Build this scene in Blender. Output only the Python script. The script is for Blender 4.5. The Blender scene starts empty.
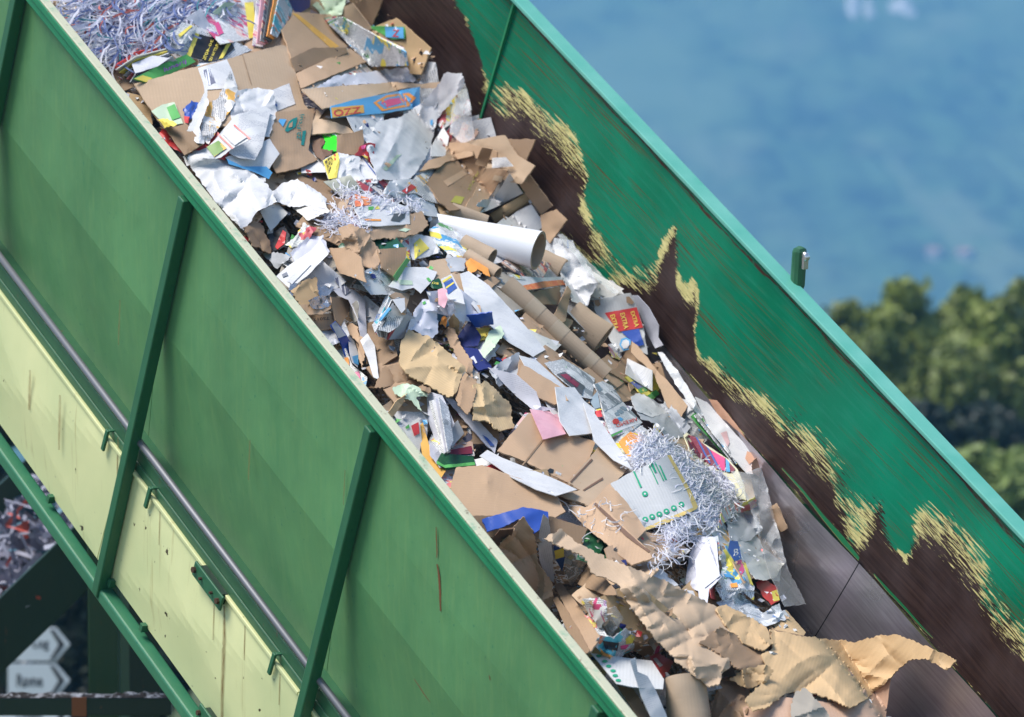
import bpy, math, random
import numpy as np
from mathutils import Vector, Matrix, noise, geometry
R_ = math.radians
rng = random.Random(7)
S = bpy.context.scene
COL = S.collection

# ------------------------------------------------------------------ camera
FPX, CX, CY = 5000.0, 512.0, 358.5
_p = R_(7)
_d = np.array([-2960 - 512, 358 + 3672, -FPX]); _d = _d / np.linalg.norm(_d)
_u = np.array([0, math.cos(_p), math.sin(_p)])
TH = math.asin(float(_d @ _u))                       # incline of the conveyor
_X = -(_d - math.sin(TH) * _u) / math.cos(TH)
RM = np.array([_X, np.cross(_u, _X), _u])            # camera axes -> world axes
def ray(px, py):
    px = np.asarray(px, float); py = np.asarray(py, float)
    v = np.stack([(px - CX) / FPX, (CY - py) / FPX, -np.ones_like(px)], -1)
    return v @ RM.T
AX = np.array([math.cos(TH), 0, -math.sin(TH)])      # down the slope
NX = np.array([math.sin(TH), 0, math.cos(TH)])       # out of the belt
YX = np.array([0., 1., 0.])                          # across, near side to far side
EYE = -ray(375, 436) * 20.0
cam = bpy.data.cameras.new('camera'); camo = bpy.data.objects.new('camera', cam); COL.objects.link(camo)
M4 = np.eye(4); M4[:3, :3] = RM; M4[:3, 3] = EYE
camo.matrix_world = Matrix(M4.tolist())
cam.sensor_width = 36; cam.lens = FPX * 36 / 1024
cam.clip_start = .5; cam.clip_end = 30000
cam.dof.use_dof = True; cam.dof.focus_distance = 20.9; cam.dof.aperture_fstop = 3.3
S.camera = camo

# ------------------------------------------------------------------ light
SUN = Vector((-.22, -.40, .90)).normalized()
w = bpy.data.worlds.new('World'); S.world = w; w.use_nodes = True
nt = w.node_tree; bg = nt.nodes['Background']
sky = nt.nodes.new('ShaderNodeTexSky'); sky.sky_type = 'NISHITA'; sky.sun_disc = False
sky.sun_elevation = math.asin(SUN.z); sky.sun_rotation = math.atan2(SUN.x, SUN.y)
sky.air_density = 1.0; sky.dust_density = 0.7; sky.ozone_density = 1.0
nt.links.new(sky.outputs[0], bg.inputs[0]); bg.inputs[1].default_value = .12
sl = bpy.data.lights.new('sun', 'SUN'); sl.energy = 3.5; sl.angle = R_(28); sl.color = (1, .95, .885)
so = bpy.data.objects.new('sun', sl); COL.objects.link(so); so.rotation_euler = SUN.to_track_quat('Z', 'Y').to_euler()
so.location = (0, 0, 30)
S.view_settings.view_transform = 'Standard'; S.view_settings.look = 'None'
S.view_settings.exposure = 0.62; S.view_settings.gamma = 1

# ------------------------------------------------------------------ node helper
class G:
    def __init__(s, name):
        s.m = bpy.data.materials.new(name); s.m.use_nodes = True; s.t = s.m.node_tree
        s.p = s.t.nodes['Principled BSDF']; s.out = s.t.nodes['Material Output']
    def put(s, sock, v):
        if isinstance(v, bpy.types.NodeSocket): s.t.links.new(v, sock)
        elif v is not None:
            if isinstance(v, (tuple, list)) and len(v) == 3 and sock.type == 'RGBA': v = (*v, 1)
            sock.default_value = v
    def n(s, ty, ins=None, out=0, **kw):
        d = s.t.nodes.new('ShaderNode' + ty)
        for k, v in kw.items(): setattr(d, k, v)
        for k, v in (ins or {}).items(): s.put(d.inputs[k], v)
        return d.outputs[out]
    def ma(s, op, a, b=0.0, c=None):
        i = {0: a, 1: b}
        if c is not None: i[2] = c
        return s.n('Math', i, operation=op)
    def uv(s, name='UVMap'): return s.n('UVMap', uv_map=name)
    def mp(s, v, scale=(1, 1, 1), loc=(0, 0, 0), rot=(0, 0, 0)):
        return s.n('Mapping', {0: v, 1: loc, 2: rot, 3: scale})
    def noise(s, v, sc=5, det=3, ro=.5, out=0): return s.n('TexNoise', {'Vector': v, 'Scale': sc, 'Detail': det, 'Roughness': ro}, out)
    def mix(s, f, a, b, bl='MIX'):
        d = s.t.nodes.new('ShaderNodeMix'); d.data_type = 'RGBA'; d.blend_type = bl
        s.put(d.inputs[0], f); s.put(d.inputs[6], a); s.put(d.inputs[7], b); return d.outputs[2]
    def ramp(s, f, stops, interp='LINEAR'):
        d = s.t.nodes.new('ShaderNodeValToRGB'); r = d.color_ramp; r.interpolation = interp
        while len(r.elements) > 1: r.elements.remove(r.elements[-1])
        r.elements[0].position = stops[0][0]; c = stops[0][1]; r.elements[0].color = (*c, 1) if not isinstance(c, (int, float)) else (c, c, c, 1)
        for p, c in stops[1:]:
            e = r.elements.new(p); e.color = (*c, 1) if not isinstance(c, (int, float)) else (c, c, c, 1)
        s.put(d.inputs[0], f); return d.outputs[0]
    def bump(s, h, st=.3, dist=.01):
        return s.n('Bump', {'Height': h, 'Strength': st, 'Distance': dist})
    def fin(s, col, rough=.6, metal=0, normal=None, **kw):
        s.put(s.p.inputs['Base Color'], col); s.put(s.p.inputs['Roughness'], rough); s.put(s.p.inputs['Metallic'], metal)
        if normal is not None: s.put(s.p.inputs['Normal'], normal)
        for k, v in kw.items(): s.put(s.p.inputs[k], v)
        return s.m

def srgb(r, g, b, k=1.0):
    f = lambda c: (c / 255 / 12.92 if c <= 10 else ((c / 255 + .055) / 1.055) ** 2.4) * k
    return (f(r), f(g), f(b))

# ------------------------------------------------------------------ mesh helpers
def Wc(a, y, n): return AX * a + YX * y + NX * n
def tag(o, label=None, cat=None, group=None, kind=None):
    if label: o['label'] = label
    if cat: o['category'] = cat
    if group: o['group'] = group
    if kind: o['kind'] = kind
    return o
def empty(name, loc, **k):
    o = bpy.data.objects.new(name, None); COL.objects.link(o); o.location = loc
    tag(o, **k); return o
class MB:
    def __init__(s): s.v = []; s.f = []; s.mi = []; s.uv = {}
    def add(s, V, F, mi=0):
        b = len(s.v); s.v += [tuple(map(float, q)) for q in V]; s.f += [tuple(b + i for i in q) for q in F]; s.mi += [mi] * len(F)
    def hexa(s, P, mi=0):   # P: 8 points, bottom ring 0-3, top ring 4-7
        s.add(P, [(3, 2, 1, 0), (4, 5, 6, 7), (0, 1, 5, 4), (1, 2, 6, 5), (2, 3, 7, 6), (3, 0, 4, 7)], mi)
    def cbox(s, a0, a1, y0, y1, n0, n1, mi=0):   # box in the conveyor's own axes
        s.hexa([Wc(a, y, n) for n in (n0, n1) for a, y in ((a0, y0), (a1, y0), (a1, y1), (a0, y1))], mi)
    def box(s, x0, x1, y0, y1, z0, z1, mi=0):
        s.hexa([(x, y, z) for z in (z0, z1) for x, y in ((x0, y0), (x1, y0), (x1, y1), (x0, y1))], mi)
    def tube(s, P, r, k=10, mi=0, cap=True):
        P = [np.array(p, float) for p in P]; rr = r if isinstance(r, (list, tuple)) else [r] * len(P)
        V = []; F = []
        for i, p in enumerate(P):
            t = P[min(i + 1, len(P) - 1)] - P[max(i - 1, 0)]; t /= np.linalg.norm(t) + 1e-9
            q = np.array([0, 0, 1.]) if abs(t[2]) < .9 else np.array([1., 0, 0])
            e1 = np.cross(t, q); e1 /= np.linalg.norm(e1); e2 = np.cross(t, e1)
            V += [p + rr[i] * (e1 * math.cos(2 * math.pi * j / k) + e2 * math.sin(2 * math.pi * j / k)) for j in range(k)]
        for i in range(len(P) - 1):
            F += [(i * k + j, i * k + (j + 1) % k, (i + 1) * k + (j + 1) % k, (i + 1) * k + j) for j in range(k)]
        if cap: F += [tuple(range(k))[::-1], tuple((len(P) - 1) * k + j for j in range(k))]
        s.add(V, F, mi)
    def build(s, name, mats, parent=None, smooth=False, bevel=0, origin=None, uvf=None):
        me = bpy.data.meshes.new(name); V = np.array(s.v)
        if parent is not None: o0 = np.array(WORLD_LOC[parent.name])
        else: o0 = np.array(origin) if origin is not None else (V.min(0) + V.max(0)) / 2
        me.from_pydata((V - o0).tolist(), [], s.f)
        for m in (mats if isinstance(mats, (list, tuple)) else [mats]): me.materials.append(m)
        me.polygons.foreach_set('material_index', s.mi)
        if smooth: me.polygons.foreach_set('use_smooth', [True] * len(s.f))
        if uvf is not None:
            ul = me.uv_layers.new(name='UVMap'); li = np.empty(len(me.loops), int); me.loops.foreach_get('vertex_index', li)
            ul.data.foreach_set('uv', uvf(V)[li].astype(np.float32).ravel())
        me.update()
        o = bpy.data.objects.new(name, me); COL.objects.link(o)
        if parent is not None: o.parent = parent; WORLD_LOC[o.name] = tuple(o0)
        else: o.location = o0; WORLD_LOC[o.name] = tuple(o0)
        if bevel:
            b = o.modifiers.new('bevel', 'BEVEL'); b.width = bevel; b.segments = 2; b.limit_method = 'ANGLE'
        return o
WORLD_LOC = {}
def thing(name, loc, label, cat, group=None):
    o = empty(name, tuple(map(float, loc)), label=label, cat=cat, group=group); WORLD_LOC[o.name] = tuple(map(float, loc)); return o
def can(V):   # uv for conveyor pieces: metres along the slope / along the normal
    return np.stack([V @ AX, V @ NX], 1)

# ------------------------------------------------------------------ metal paints
def green_paint(name, col, dark=.75, rust=.5, rough=.42):
    g = G(name); o = g.n('TexCoord', out=3); geo = g.n('NewGeometry')
    big = g.noise(geo, 1.3, 4, .6); fine = g.noise(g.mp(geo, (9, 9, 1.2)), 4, 3, .6); sp = g.noise(geo, 45, 2)
    c = g.mix(g.ramp(big, [(.3, 0), (.7, 1)]), tuple(x * dark for x in col), col)
    c = g.mix(g.ramp(fine, [(.48, 0), (.8, .25)]), c, (col[0] * 1.9 + .02, col[1] * 1.25, col[2] * 1.1))
    c = g.mix(g.ramp(sp, [(.70, 0), (.74, .7)]), c, (col[0] * .15, col[1] * .55, col[2] * .75))
    c = g.mix(g.ramp(g.noise(g.mp(geo, (2.2, 2.2, .9)), 1.4, 5, .7), [(.50, 0), (.74, .55)]), c, (col[0] * .35, col[1] * .62, col[2] * .62))
    r = g.ma('MULTIPLY', g.ramp(g.noise(g.mp(geo, (5, 5, 1.6)), 5, 5, .65), [(.66, 0), (.72, 1)]), rust)
    c = g.mix(r, c, (.12, .045, .015))
    return g.fin(c, rough, 0, g.bump(g.noise(geo, 8, 4), .15, .01))
M = {}
M['wall'] = green_paint('weathered_green_paint', srgb(94, 148, 94, .93), .70, .12)
M['rim'] = green_paint('rim_green_paint', srgb(30, 140, 92, .85), .8, .8)
M['brace'] = green_paint('brace_green_paint', srgb(48, 112, 76, .8), .8, .35)
M['darkgreen'] = green_paint('dark_green_paint', srgb(26, 74, 52, .45), .7, .8)
def rimtop():
    g = G('worn_pale_rim'); geo = g.n('NewGeometry')
    c = g.mix(g.ramp(g.noise(geo, 14, 4, .7), [(.56, 0), (.74, .8)]), srgb(212, 212, 182, .82), srgb(140, 192, 155, .75))
    c = g.mix(g.ramp(g.noise(geo, 30, 4, .7), [(.62, 0), (.72, .9)]), c, srgb(120, 86, 60, .6))
    return g.fin(c, .45)
M['rimtop'] = rimtop()
def farrim():
    g = G('pale_teal_rim'); geo = g.n('NewGeometry')
    c = g.mix(g.noise(geo, 6, 3), srgb(70, 172, 150, .8), srgb(130, 200, 184, .85))
    return g.fin(c, .35)
M['farrim'] = farrim()
def yellow():
    g = G('cream_yellow_panel_paint'); geo = g.n('NewGeometry'); uv = g.uv()
    c = g.mix(g.ramp(g.noise(geo, 1.6, 4), [(.3, 0), (.7, 1)]), srgb(196, 204, 150, .95), srgb(220, 220, 164, .98))
    st = g.noise(g.mp(geo, (14, 14, .8)), 2.2, 3, .6)
    c = g.mix(g.ramp(st, [(.62, 0), (.8, .5)]), c, srgb(168, 140, 70, .7))
    c = g.mix(g.ramp(g.noise(geo, 22, 3), [(.71, 0), (.74, 1)]), c, srgb(70, 50, 24, .6))
    return g.fin(c, .45, 0, g.bump(g.noise(geo, 3, 2), .1, .02))
M['yellow'] = yellow()
def steel(name, col, rough, metal, streak=(3, 90)):
    g = G(name); uv = g.uv(); s = g.noise(g.mp(uv, (streak[0], streak[1], 1)), 1, 4, .65); b = g.noise(uv, 2.2, 3)
    c = g.mix(g.ramp(s, [(.3, 0), (.7, 1)]), tuple(x * .7 for x in col), tuple(x * 1.25 for x in col))
    c = g.mix(g.ramp(b, [(.35, .0), (.7, .6)]), c, (col[0] * 1.25, col[1] * 1.1, col[2] * 1.3))
    return g.fin(c, g.ramp(b, [(.3, rough * .8), (.7, rough * 1.2)]), metal, g.bump(g.noise(uv, 5, 2), .25, .02))
M['plate'] = steel('worn_bare_steel_plate', (.36, .34, .36), .31, .85)
M['pipe'] = G('galvanised_pipe').fin((.15, .155, .17), .5, .4)
M['belt'] = G('black_rubber_belt').fin((.02, .02, .02), .7)
M['bolt'] = G('rusty_bolt').fin((.09, .045, .025), .7, .3)
M['chrome'] = G('bright_steel').fin((.7, .7, .7), .25, .9)
M['rust'] = G('rust_streak_brown').fin((.13, .05, .012), .8)

def wear_mat():
    g = G('scraped_green_wall_paint'); uv = g.uv()
    wr = g.n('Attribute', {}, 2, attribute_name='wear')
    s1 = g.noise(g.mp(uv, (4.5, 36, 1)), 1, 4, .65); s2 = g.noise(g.mp(uv, (12, 130, 1)), 1, 3, .6); s3 = g.noise(g.mp(uv, (22, 60, 1)), 1, 4, .7)
    rag = g.n('Attribute', {}, 2, attribute_name='rag'); amp = g.ma('ADD', g.n('MapRange', {0: g.noise(uv, 1.7, 2), 1: .38, 2: .62, 3: .04, 4: .14}), g.ma('MULTIPLY', rag, .42))
    s4 = g.noise(g.mp(uv, (7, 210, 1)), 1, 3, .55); s6 = g.noise(g.mp(uv, (4.5, 88, 1), (5.3, 2.1, 0)), 1, 5, .68); s5 = g.noise(uv, 34, 4, .7)
    def off(n_, k): return g.ma('MULTIPLY', g.ma('SUBTRACT', n_, .5), k)
    d = g.ma('ADD', wr, g.ma('ADD', off(s5, .035), off(s1, g.ma('MULTIPLY', amp, .45))))
    di = g.ma('ADD', d, g.ma('ADD', off(s2, g.ma('MULTIPLY', amp, 1.3)), off(s4, g.ma('MULTIPLY', amp, 1.0))))
    wy = g.ma('ADD', g.n('MapRange', {0: g.noise(uv, 3.2, 2), 1: .40, 2: .64, 3: -.026, 4: .06}), g.ma('MULTIPLY', rag, .045))
    bare = g.n('MapRange', {0: di, 1: -.002, 2: .002, 3: 0, 4: 1})
    prim = g.n('MapRange', {0: g.ma('ADD', g.ma('ADD', d, wy), off(s6, g.ma('MULTIPLY', amp, 1.2))), 1: -.002, 2: .002, 3: 0, 4: 1})
    geo = g.n('NewGeometry')
    gb = g.noise(uv, 1.6, 3); gf = g.noise(g.mp(uv, (3, 40, 1)), 1, 3, .6)
    green = g.mix(g.ramp(gb, [(.3, 0), (.7, 1)]), (.0, .13, .062), (.002, .235, .125))
    green = g.mix(g.ramp(gf, [(.5, 0), (.8, .5)]), green, srgb(60, 170, 140, .6))
    pale = g.mix(g.ramp(g.noise(g.mp(uv, (14, 60, 1)), 1, 4, .7), [(.35, 0), (.7, 1)]), srgb(222, 212, 150, 1.0), srgb(190, 182, 112, .9))
    st = g.noise(g.mp(uv, (2.5, 70, 1)), 1, 5, .7); bb = g.noise(uv, 3, 3)
    brown = g.mix(g.ramp(st, [(.32, 0), (.68, 1)]), (.020, .010, .008), (.075, .042, .034))
    brown = g.mix(g.ramp(bb, [(.45, 0), (.75, .6)]), brown, (.12, .085, .085))
    # long fine scratches along the conveyor
    sc = g.noise(g.mp(uv, (1.1, 150, 1)), 1, 2, .5); sm = g.noise(g.mp(uv, (1.3, 6, 1)), 1, 3)
    scr = g.ma('MULTIPLY', g.ramp(sc, [(.585, 0), (.61, 1)]), g.ramp(sm, [(.42, 0), (.50, 1)]))
    c = g.mix(scr, green, g.mix(s2, (.03, .016, .012), srgb(150, 140, 80, .5)))
    # rubbed line just below the rim
    vy = g.n('SeparateXYZ', {0: uv}, 1)
    rl = g.ma('MULTIPLY', g.n('MapRange', {0: g.ma('ABSOLUTE', g.ma('SUBTRACT', vy, g.n('MapRange', {0: s1, 1: 0, 2: 1, 3: -.085, 4: -.035}))), 1: .003, 2: .008, 3: 1, 4: 0}), g.ramp(s3, [(.3, 0), (.45, 1)]))
    c = g.mix(rl, c, (.07, .03, .02))
    c = g.mix(prim, c, pale); c = g.mix(bare, c, brown)
    g.p.inputs['Specular IOR Level'].default_value = .18
    return g.fin(c, g.mix(bare, (.36, .36, .36), (.34, .34, .34)), g.ma('MULTIPLY', bare, .3), g.bump(g.ma('ADD', g.noise(uv, 4, 2), g.ma('MULTIPLY', s2, .15)), .2, .02))
M['wear'] = wear_mat()

# ------------------------------------------------------------------ terrain, hills, haze
def hgt(x, y):
    P = np.stack([x, y], -1) - EYE[:2]
    fw = -RM[:2, 2] / np.linalg.norm(RM[:2, 2]); d = P @ fw
    prof = np.interp(d, [-400, -30, 0, 70, 150, 300, 700, 1300, 1900, 2600, 3600, 4600, 5200], [-9, -9, -9, -9, -19, -44, -150, -240, -285, -262, -120, 70, 150])
    lump = np.clip((d - 70) / 900, 0, 1)
    z = prof + lump * (14 * np.sin(x * .0045 + 1) * np.cos(y * .0062) + 9 * np.sin(x * .013 + y * .009) + 5 * np.sin(x * .031 - y * .027 + 2))
    return z
FW = -RM[:2, 2] / np.linalg.norm(RM[:2, 2]); RT = np.array([FW[1], -FW[0]])
def sheet_grid(dl, sl, name, mat, eps=0):
    D, Q = np.meshgrid(dl, sl, indexing='ij'); x = EYE[0] + FW[0] * D + RT[0] * Q; y = EYE[1] + FW[1] * D + RT[1] * Q
    z = hgt(x, y) + eps; V = np.stack([x, y, z], -1).reshape(-1, 3); k = len(sl)
    F = [(i * k + j, (i + 1) * k + j, (i + 1) * k + j + 1, i * k + j + 1) for i in range(len(dl) - 1) for j in range(k - 1)]
    m = MB(); m.add(V, F); return m.build(name, mat, smooth=True, origin=(0, 0, 0))
def ground_mat():
    g = G('yard_gravel_and_grass'); geo = g.n('NewGeometry')
    c = g.mix(g.ramp(g.noise(geo, .05, 5), [(.4, 0), (.6, 1)]), (.045, .075, .02), (.07, .10, .035))
    c = g.mix(g.ramp(g.noise(geo, 2, 5), [(.35, 0), (.7, .5)]), c, (.10, .095, .075))
    return g.fin(c, .9, 0, g.bump(g.noise(geo, 6, 4), .5, .05))
def hill_mat():
    g = G('forested_hillside'); geo = g.n('NewGeometry')
    rt = g.n('VectorMath', {0: geo, 1: (float(RT[0]), float(RT[1]), 0)}, 1, operation='DOT_PRODUCT'); z = g.n('SeparateXYZ', {0: geo}, 2)
    v = g.n('CombineXYZ', {0: rt, 1: g.ma('MULTIPLY', z, 1.9), 2: g.ma('MULTIPLY', z, .2)})
    a = g.noise(v, .011, 5, .62); b = g.noise(v, .05, 4, .65); m = g.noise(v, .02, 3)
    c = g.mix(g.ramp(b, [(.35, 0), (.65, 1)]), (.001, .005, .004), (.09, .17, .06))
    c = g.mix(g.ramp(a, [(.42, 0), (.60, .9)]), c, (.17, .25, .11))
    c = g.mix(g.ramp(m, [(.58, 0), (.70, .5)]), c, (.28, .34, .18))
    return g.fin(c, .95)
gr = sheet_grid(np.concatenate([np.linspace(-60, 200, 40), np.linspace(215, 700, 30)]), np.linspace(-420, 420, 61), 'ground', ground_mat()); tag(gr, kind='structure')
hl = sheet_grid(np.linspace(700, 5200, 150), np.linspace(-1500, 1500, 101), 'hills', hill_mat()); tag(hl, kind='structure')
def haze():
    m = MB(); c = [EYE[:2] + FW * d + RT * s for d, s in ((-80, -1700), (-80, 1700), (5400, 1700), (5400, -1700))]
    m.hexa([(q[0], q[1], z) for z in (-320, 240) for q in c])
    g = G('valley_haze'); g.t.nodes.remove(g.p)
    v = g.n('VolumePrincipled', {'Color': (.22, .60, 1.0, 1), 'Density': 4.2e-4, 'Anisotropy': -.25})
    g.t.links.new(v, g.out.inputs['Volume'])
    o = m.build('haze', g.m); tag(o, kind='stuff'); return o
haze()
# ------------------------------------------------------------------ the inclined conveyor
YW, NF = 2.575, -.79           # far wall, height of its fold
A0, A1 = -6.2, 3.8
conv = thing('inclined_conveyor', Wc(0, 1.2, -1.6), 'large green steel conveyor trough climbing to the upper left, full of waste paper', 'conveyor')
BR = [-5.19, -3.46, -1.73, 0.0, 1.86, 3.6]
def grid(fn, us, vs, name, mat, parent, uvf=can, smooth=False, thick=None):
    m = MB(); k = len(vs); V = [fn(u, v) for u in us for v in vs]
    m.add(V, [(i * k + j, (i + 1) * k + j, (i + 1) * k + j + 1, i * k + j + 1) for i in range(len(us) - 1) for j in range(k - 1)])
    o = m.build(name, mat, parent, smooth=smooth, uvf=uvf)
    if smooth: o.data.set_sharp_from_angle(angle=.6)
    if thick:
        s = o.modifiers.new('thick', 'SOLIDIFY'); s.thickness = thick; s.offset = 0
    return o
edges = [A0] + BR + [A1]
for i in range(len(edges) - 1):
    e0, e1 = edges[i] + .002, edges[i + 1] - .002
    def panel(a, n, e0=e0, e1=e1):
        tt = (a - e0) / (e1 - e0)
        bul = .018 * (1 - abs(2 * tt - 1)) * (1 - abs((n + .28) / .34) if -.62 < n < .06 else 0)
        y = .004 - max(bul, 0) * .6 if n > -.6 else .004 + (-.6 - n) * .16
        return Wc(a, y, n)
    grid(panel, np.linspace(e0, e1, 13), [.075, -.1, -.2, -.28, -.36, -.46, -.54, -.598, -.602, -.7, -.85, -1.0, -1.19], 'side_panel', M['wall'], conv, thick=.006)
# near rim: side face, stepped lip, worn top
m = MB(); m.cbox(A0, A1, -.046, -.004, .066, .104); m.cbox(A0, A1, -.056, -.008, .107, .142); m.build('rim_beam', M['rim'], conv, bevel=.005)
m = MB(); m.cbox(A0, A1, -.054, -.010, .1435, .152); m.build('rim_cap', M['rimtop'], conv, bevel=.003)
for a in BR:
    m = MB()
    P = []
    for n, y0, wd in ((-1.93, -.068, .027), (-1.2, -.066, .027), (.055, -.062, .027)):
        a_ = a; a = a_ + .12 * (.055 - n) / 1.985
        P.append([Wc(a + .02 - wd, y0, n), Wc(a + .02 + wd, y0, n), Wc(a + .02 + wd, y0 + .055, n), Wc(a + .02 - wd, y0 + .055, n)]); a = a_
    for q, r in zip(P, P[1:]): pass
    V = [p for ring in P for p in ring]; F = [(0, 1, 2, 3), (11, 10, 9, 8)]
    for i in (0, 1): F += [(i * 4 + j, i * 4 + (j + 1) % 4, i * 4 + 4 + (j + 1) % 4, i * 4 + 4 + j)[::-1] for j in range(4)]
    m.add(V, F); m.build('brace', M['brace'], conv, bevel=.006)
m = MB(); m.tube([Wc(a, -.015, -1.135) for a in (A0, A1)], .016, 14); m.build('conduit_pipe', M['pipe'], conv, smooth=True)
m = MB(); m.cbox(A0, A1, .006, .24, -1.25, -1.19); m.cbox(A0, A1, .0, .012, -1.30, -1.247); m.build('support_beam', green_paint('beam_green_rusty', srgb(54, 112, 74, .75), .75, .9), conv, bevel=.008)
for i in range(len(edges) - 1):
    e0, e1 = edges[i] + .003, edges[i + 1] - .003
    def gp(a, n, e0=e0, e1=e1):
        tt = (a - e0) / (e1 - e0); vv = (n + 1.565) / .275
        return Wc(a, -.002 - .03 * max(0, 1 - max(abs(2 * tt - 1), abs(vv))), n)
    grid(gp, np.linspace(e0, e1, 21), np.linspace(-1.285, -1.84, 15), 'guard_panel', M['yellow'], conv, thick=.004)
    m = MB(); m.cbox(e0, e1, -.018, -.0045, -1.30, -1.283); m.build('panel_flange', M['yellow'], conv, bevel=.003)
def clip(a):
    m = MB(); m.cbox(a - .012, a + .012, -.032, -.020, -1.35, -1.244); m.cbox(a - .009, a + .009, -.020, .09, -1.252, -1.244)
    m.build('clip', M['brace'], conv, bevel=.003)
def hinge(a0, a1, n0, n1, bolts):
    m = MB(); m.cbox(a0, a1, -.046, -.034, n0, n1); h = m.build('hinge_plate', M['brace'], conv, bevel=.004)
    m = MB(); m.cbox(a0 + .03, a1 - .03, -.034, -.004, n0 + .01, n1 - .005); m.build('hinge_spacer', M['darkgreen'], h)
    for t, r in bolts:
        b = MB(); a = a0 + (a1 - a0) * t; n = (n0 + n1) / 2
        b.tube([Wc(a, -.045, n), Wc(a, -.059, n)], r, 6); b.build('bolt', M['bolt'], h)
YG = -.104
clip(-1.87); clip(-1.43); clip(-.22); clip(-3.4)
hinge(-.93, -.66, -1.345, -1.275, ((.06, .014), (.3, .007), (.68, .007), (.9, .014)))
hinge(-.62, -.36, -1.875, -1.80, ((.07, .012), (.5, .007), (.9, .012)))
for a in (-1.55, -1.22, -2.2):
    m = MB(); m.cbox(a - .012, a + .012, -.032, .003, -1.86, -1.825); m.build('lug', M['brace'], conv)
m = MB(); m.cbox(A0, A1, -.058, .012, -1.945, -1.885); m.build('lower_rail', green_paint('rail_green', srgb(58, 128, 92, .85), .8, .3), conv, bevel=.01)
# rust drips and scratches on the near wall
def drip(pts, wd, mat=None, y=-.004, name='rust_scratch', yf=None):
    m = MB(); V = []; U = []; o_ = rng.uniform(0, 9)
    for k, (px, py) in enumerate(pts):
        r = ray(px, py); t = (y - EYE[1]) / r[1]; P = EYE + t * r
        if yf: yy = yf(P @ AX, P @ NX); t = (yy - EYE[1]) / r[1]; P = EYE + t * r
        ww = wd * (.35 + .65 * math.sin(math.pi * (k + .6) / (len(pts) + .2)))
        V += [P - np.array([ww, 0, 0]), P + np.array([ww, 0, 0])]; U += [(0, o_ + P[2]), (1, o_ + P[2])]
    m.add(V, [(2 * k, 2 * k + 1, 2 * k + 3, 2 * k + 2) for k in range(len(pts) - 1)])
    UA = np.array(U); return m.build(name, mat or M['rust'], conv, uvf=lambda V_: UA)
def runmat(name, col, op):
    g = G(name); uv = g.uv(); x = g.n('SeparateXYZ', {0: uv}, 0); e = g.ma('SUBTRACT', 1.0, g.ma('ABSOLUTE', g.ma('SUBTRACT', g.ma('MULTIPLY', x, 2.0), 1.0)))
    k = g.ma('MULTIPLY', g.ma('MULTIPLY', e, op), g.ramp(g.noise(g.mp(uv, (3, 14, 1)), 1, 4, .7), [(.25, .2), (.6, 1)])); tr = g.n('BsdfTransparent'); g.fin(col, .7)
    mx = g.n('MixShader', {0: g.ma('MINIMUM', k, 1.0), 1: tr, 2: g.p.outputs[0]}); g.t.links.new(mx, g.out.inputs[0]); return g.m
M['rust'] = runmat('rust_streak', (.15, .05, .012), 2.2)
drip([(436, 527), (436.5, 540), (437, 552), (436.8, 558)], .006, y=-.0085); drip([(437, 564), (439, 577), (440, 592), (440.5, 611)], .011, y=-.0085)
drip([(414, 679), (419, 686), (424, 694), (430, 702)], .007, y=-.0085); drip([(489, 675), (490, 680)], .004, y=-.0085)
stain = runmat('faint_rust_run', (.22, .12, .03), .75)
drip([(224, 606), (224, 640), (223, 670), (222, 700), (222, 740)], .022, stain, y=-.02, name='rust_run', yf=lambda a, n: -.006 - .03 * max(0, 1 - max(abs(2 * (a + 1.73) / 1.73 - 1), abs((n + 1.565) / .275))))
YF = lambda a, n: -.006 - .03 * max(0, 1 - max(abs(2 * (a + 1.73) / 1.73 - 1), abs((n + 1.565) / .275)))
for px_, y0_, y1_, w_ in ((280, 674, 705, .008), (214, 600, 640, .008), (118, 437, 480, .01), (160, 508, 545, .008), (245, 625, 660, .009), (60, 395, 450, .02), (30, 370, 410, .02)):
    drip([(px_, y0_), (px_ - .5, (y0_ + y1_) / 2), (px_ - 1, y1_)], w_, stain, y=-.02, name='rust_run', yf=YF if px_ > 105 else (lambda a, n: -.036))
for px_, y0_, y1_, w_ in ((120, 300, 345, .008), (345, 470, 505, .006), (250, 440, 480, .008)):
    drip([(px_, y0_), (px_ - .8, (y0_ + y1_) / 2), (px_ - 1.5, y1_)], w_, stain, y=-.0095, name='rust_run')
# belt, deck, structure below
m = MB(); m.cbox(A0, A1, .2, 2.3, -1.62, -1.6); m.build('belt', M['belt'], conv)
m = MB()
for y in (.25, 2.2):
    m.cbox(A0, A1, y - .05, y + .05, -2.0, -1.8)
for a in np.arange(A0 + .3, A1, .9): m.cbox(a - .05, a + .05, .2, 2.25, -1.8, -1.64)
m.build('under_frame', M['darkgreen'], conv)
def near_chute(a, n): return Wc(a, .1 + (-1.15 - n) * .55 if n < -1.15 else .1, n)
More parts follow.
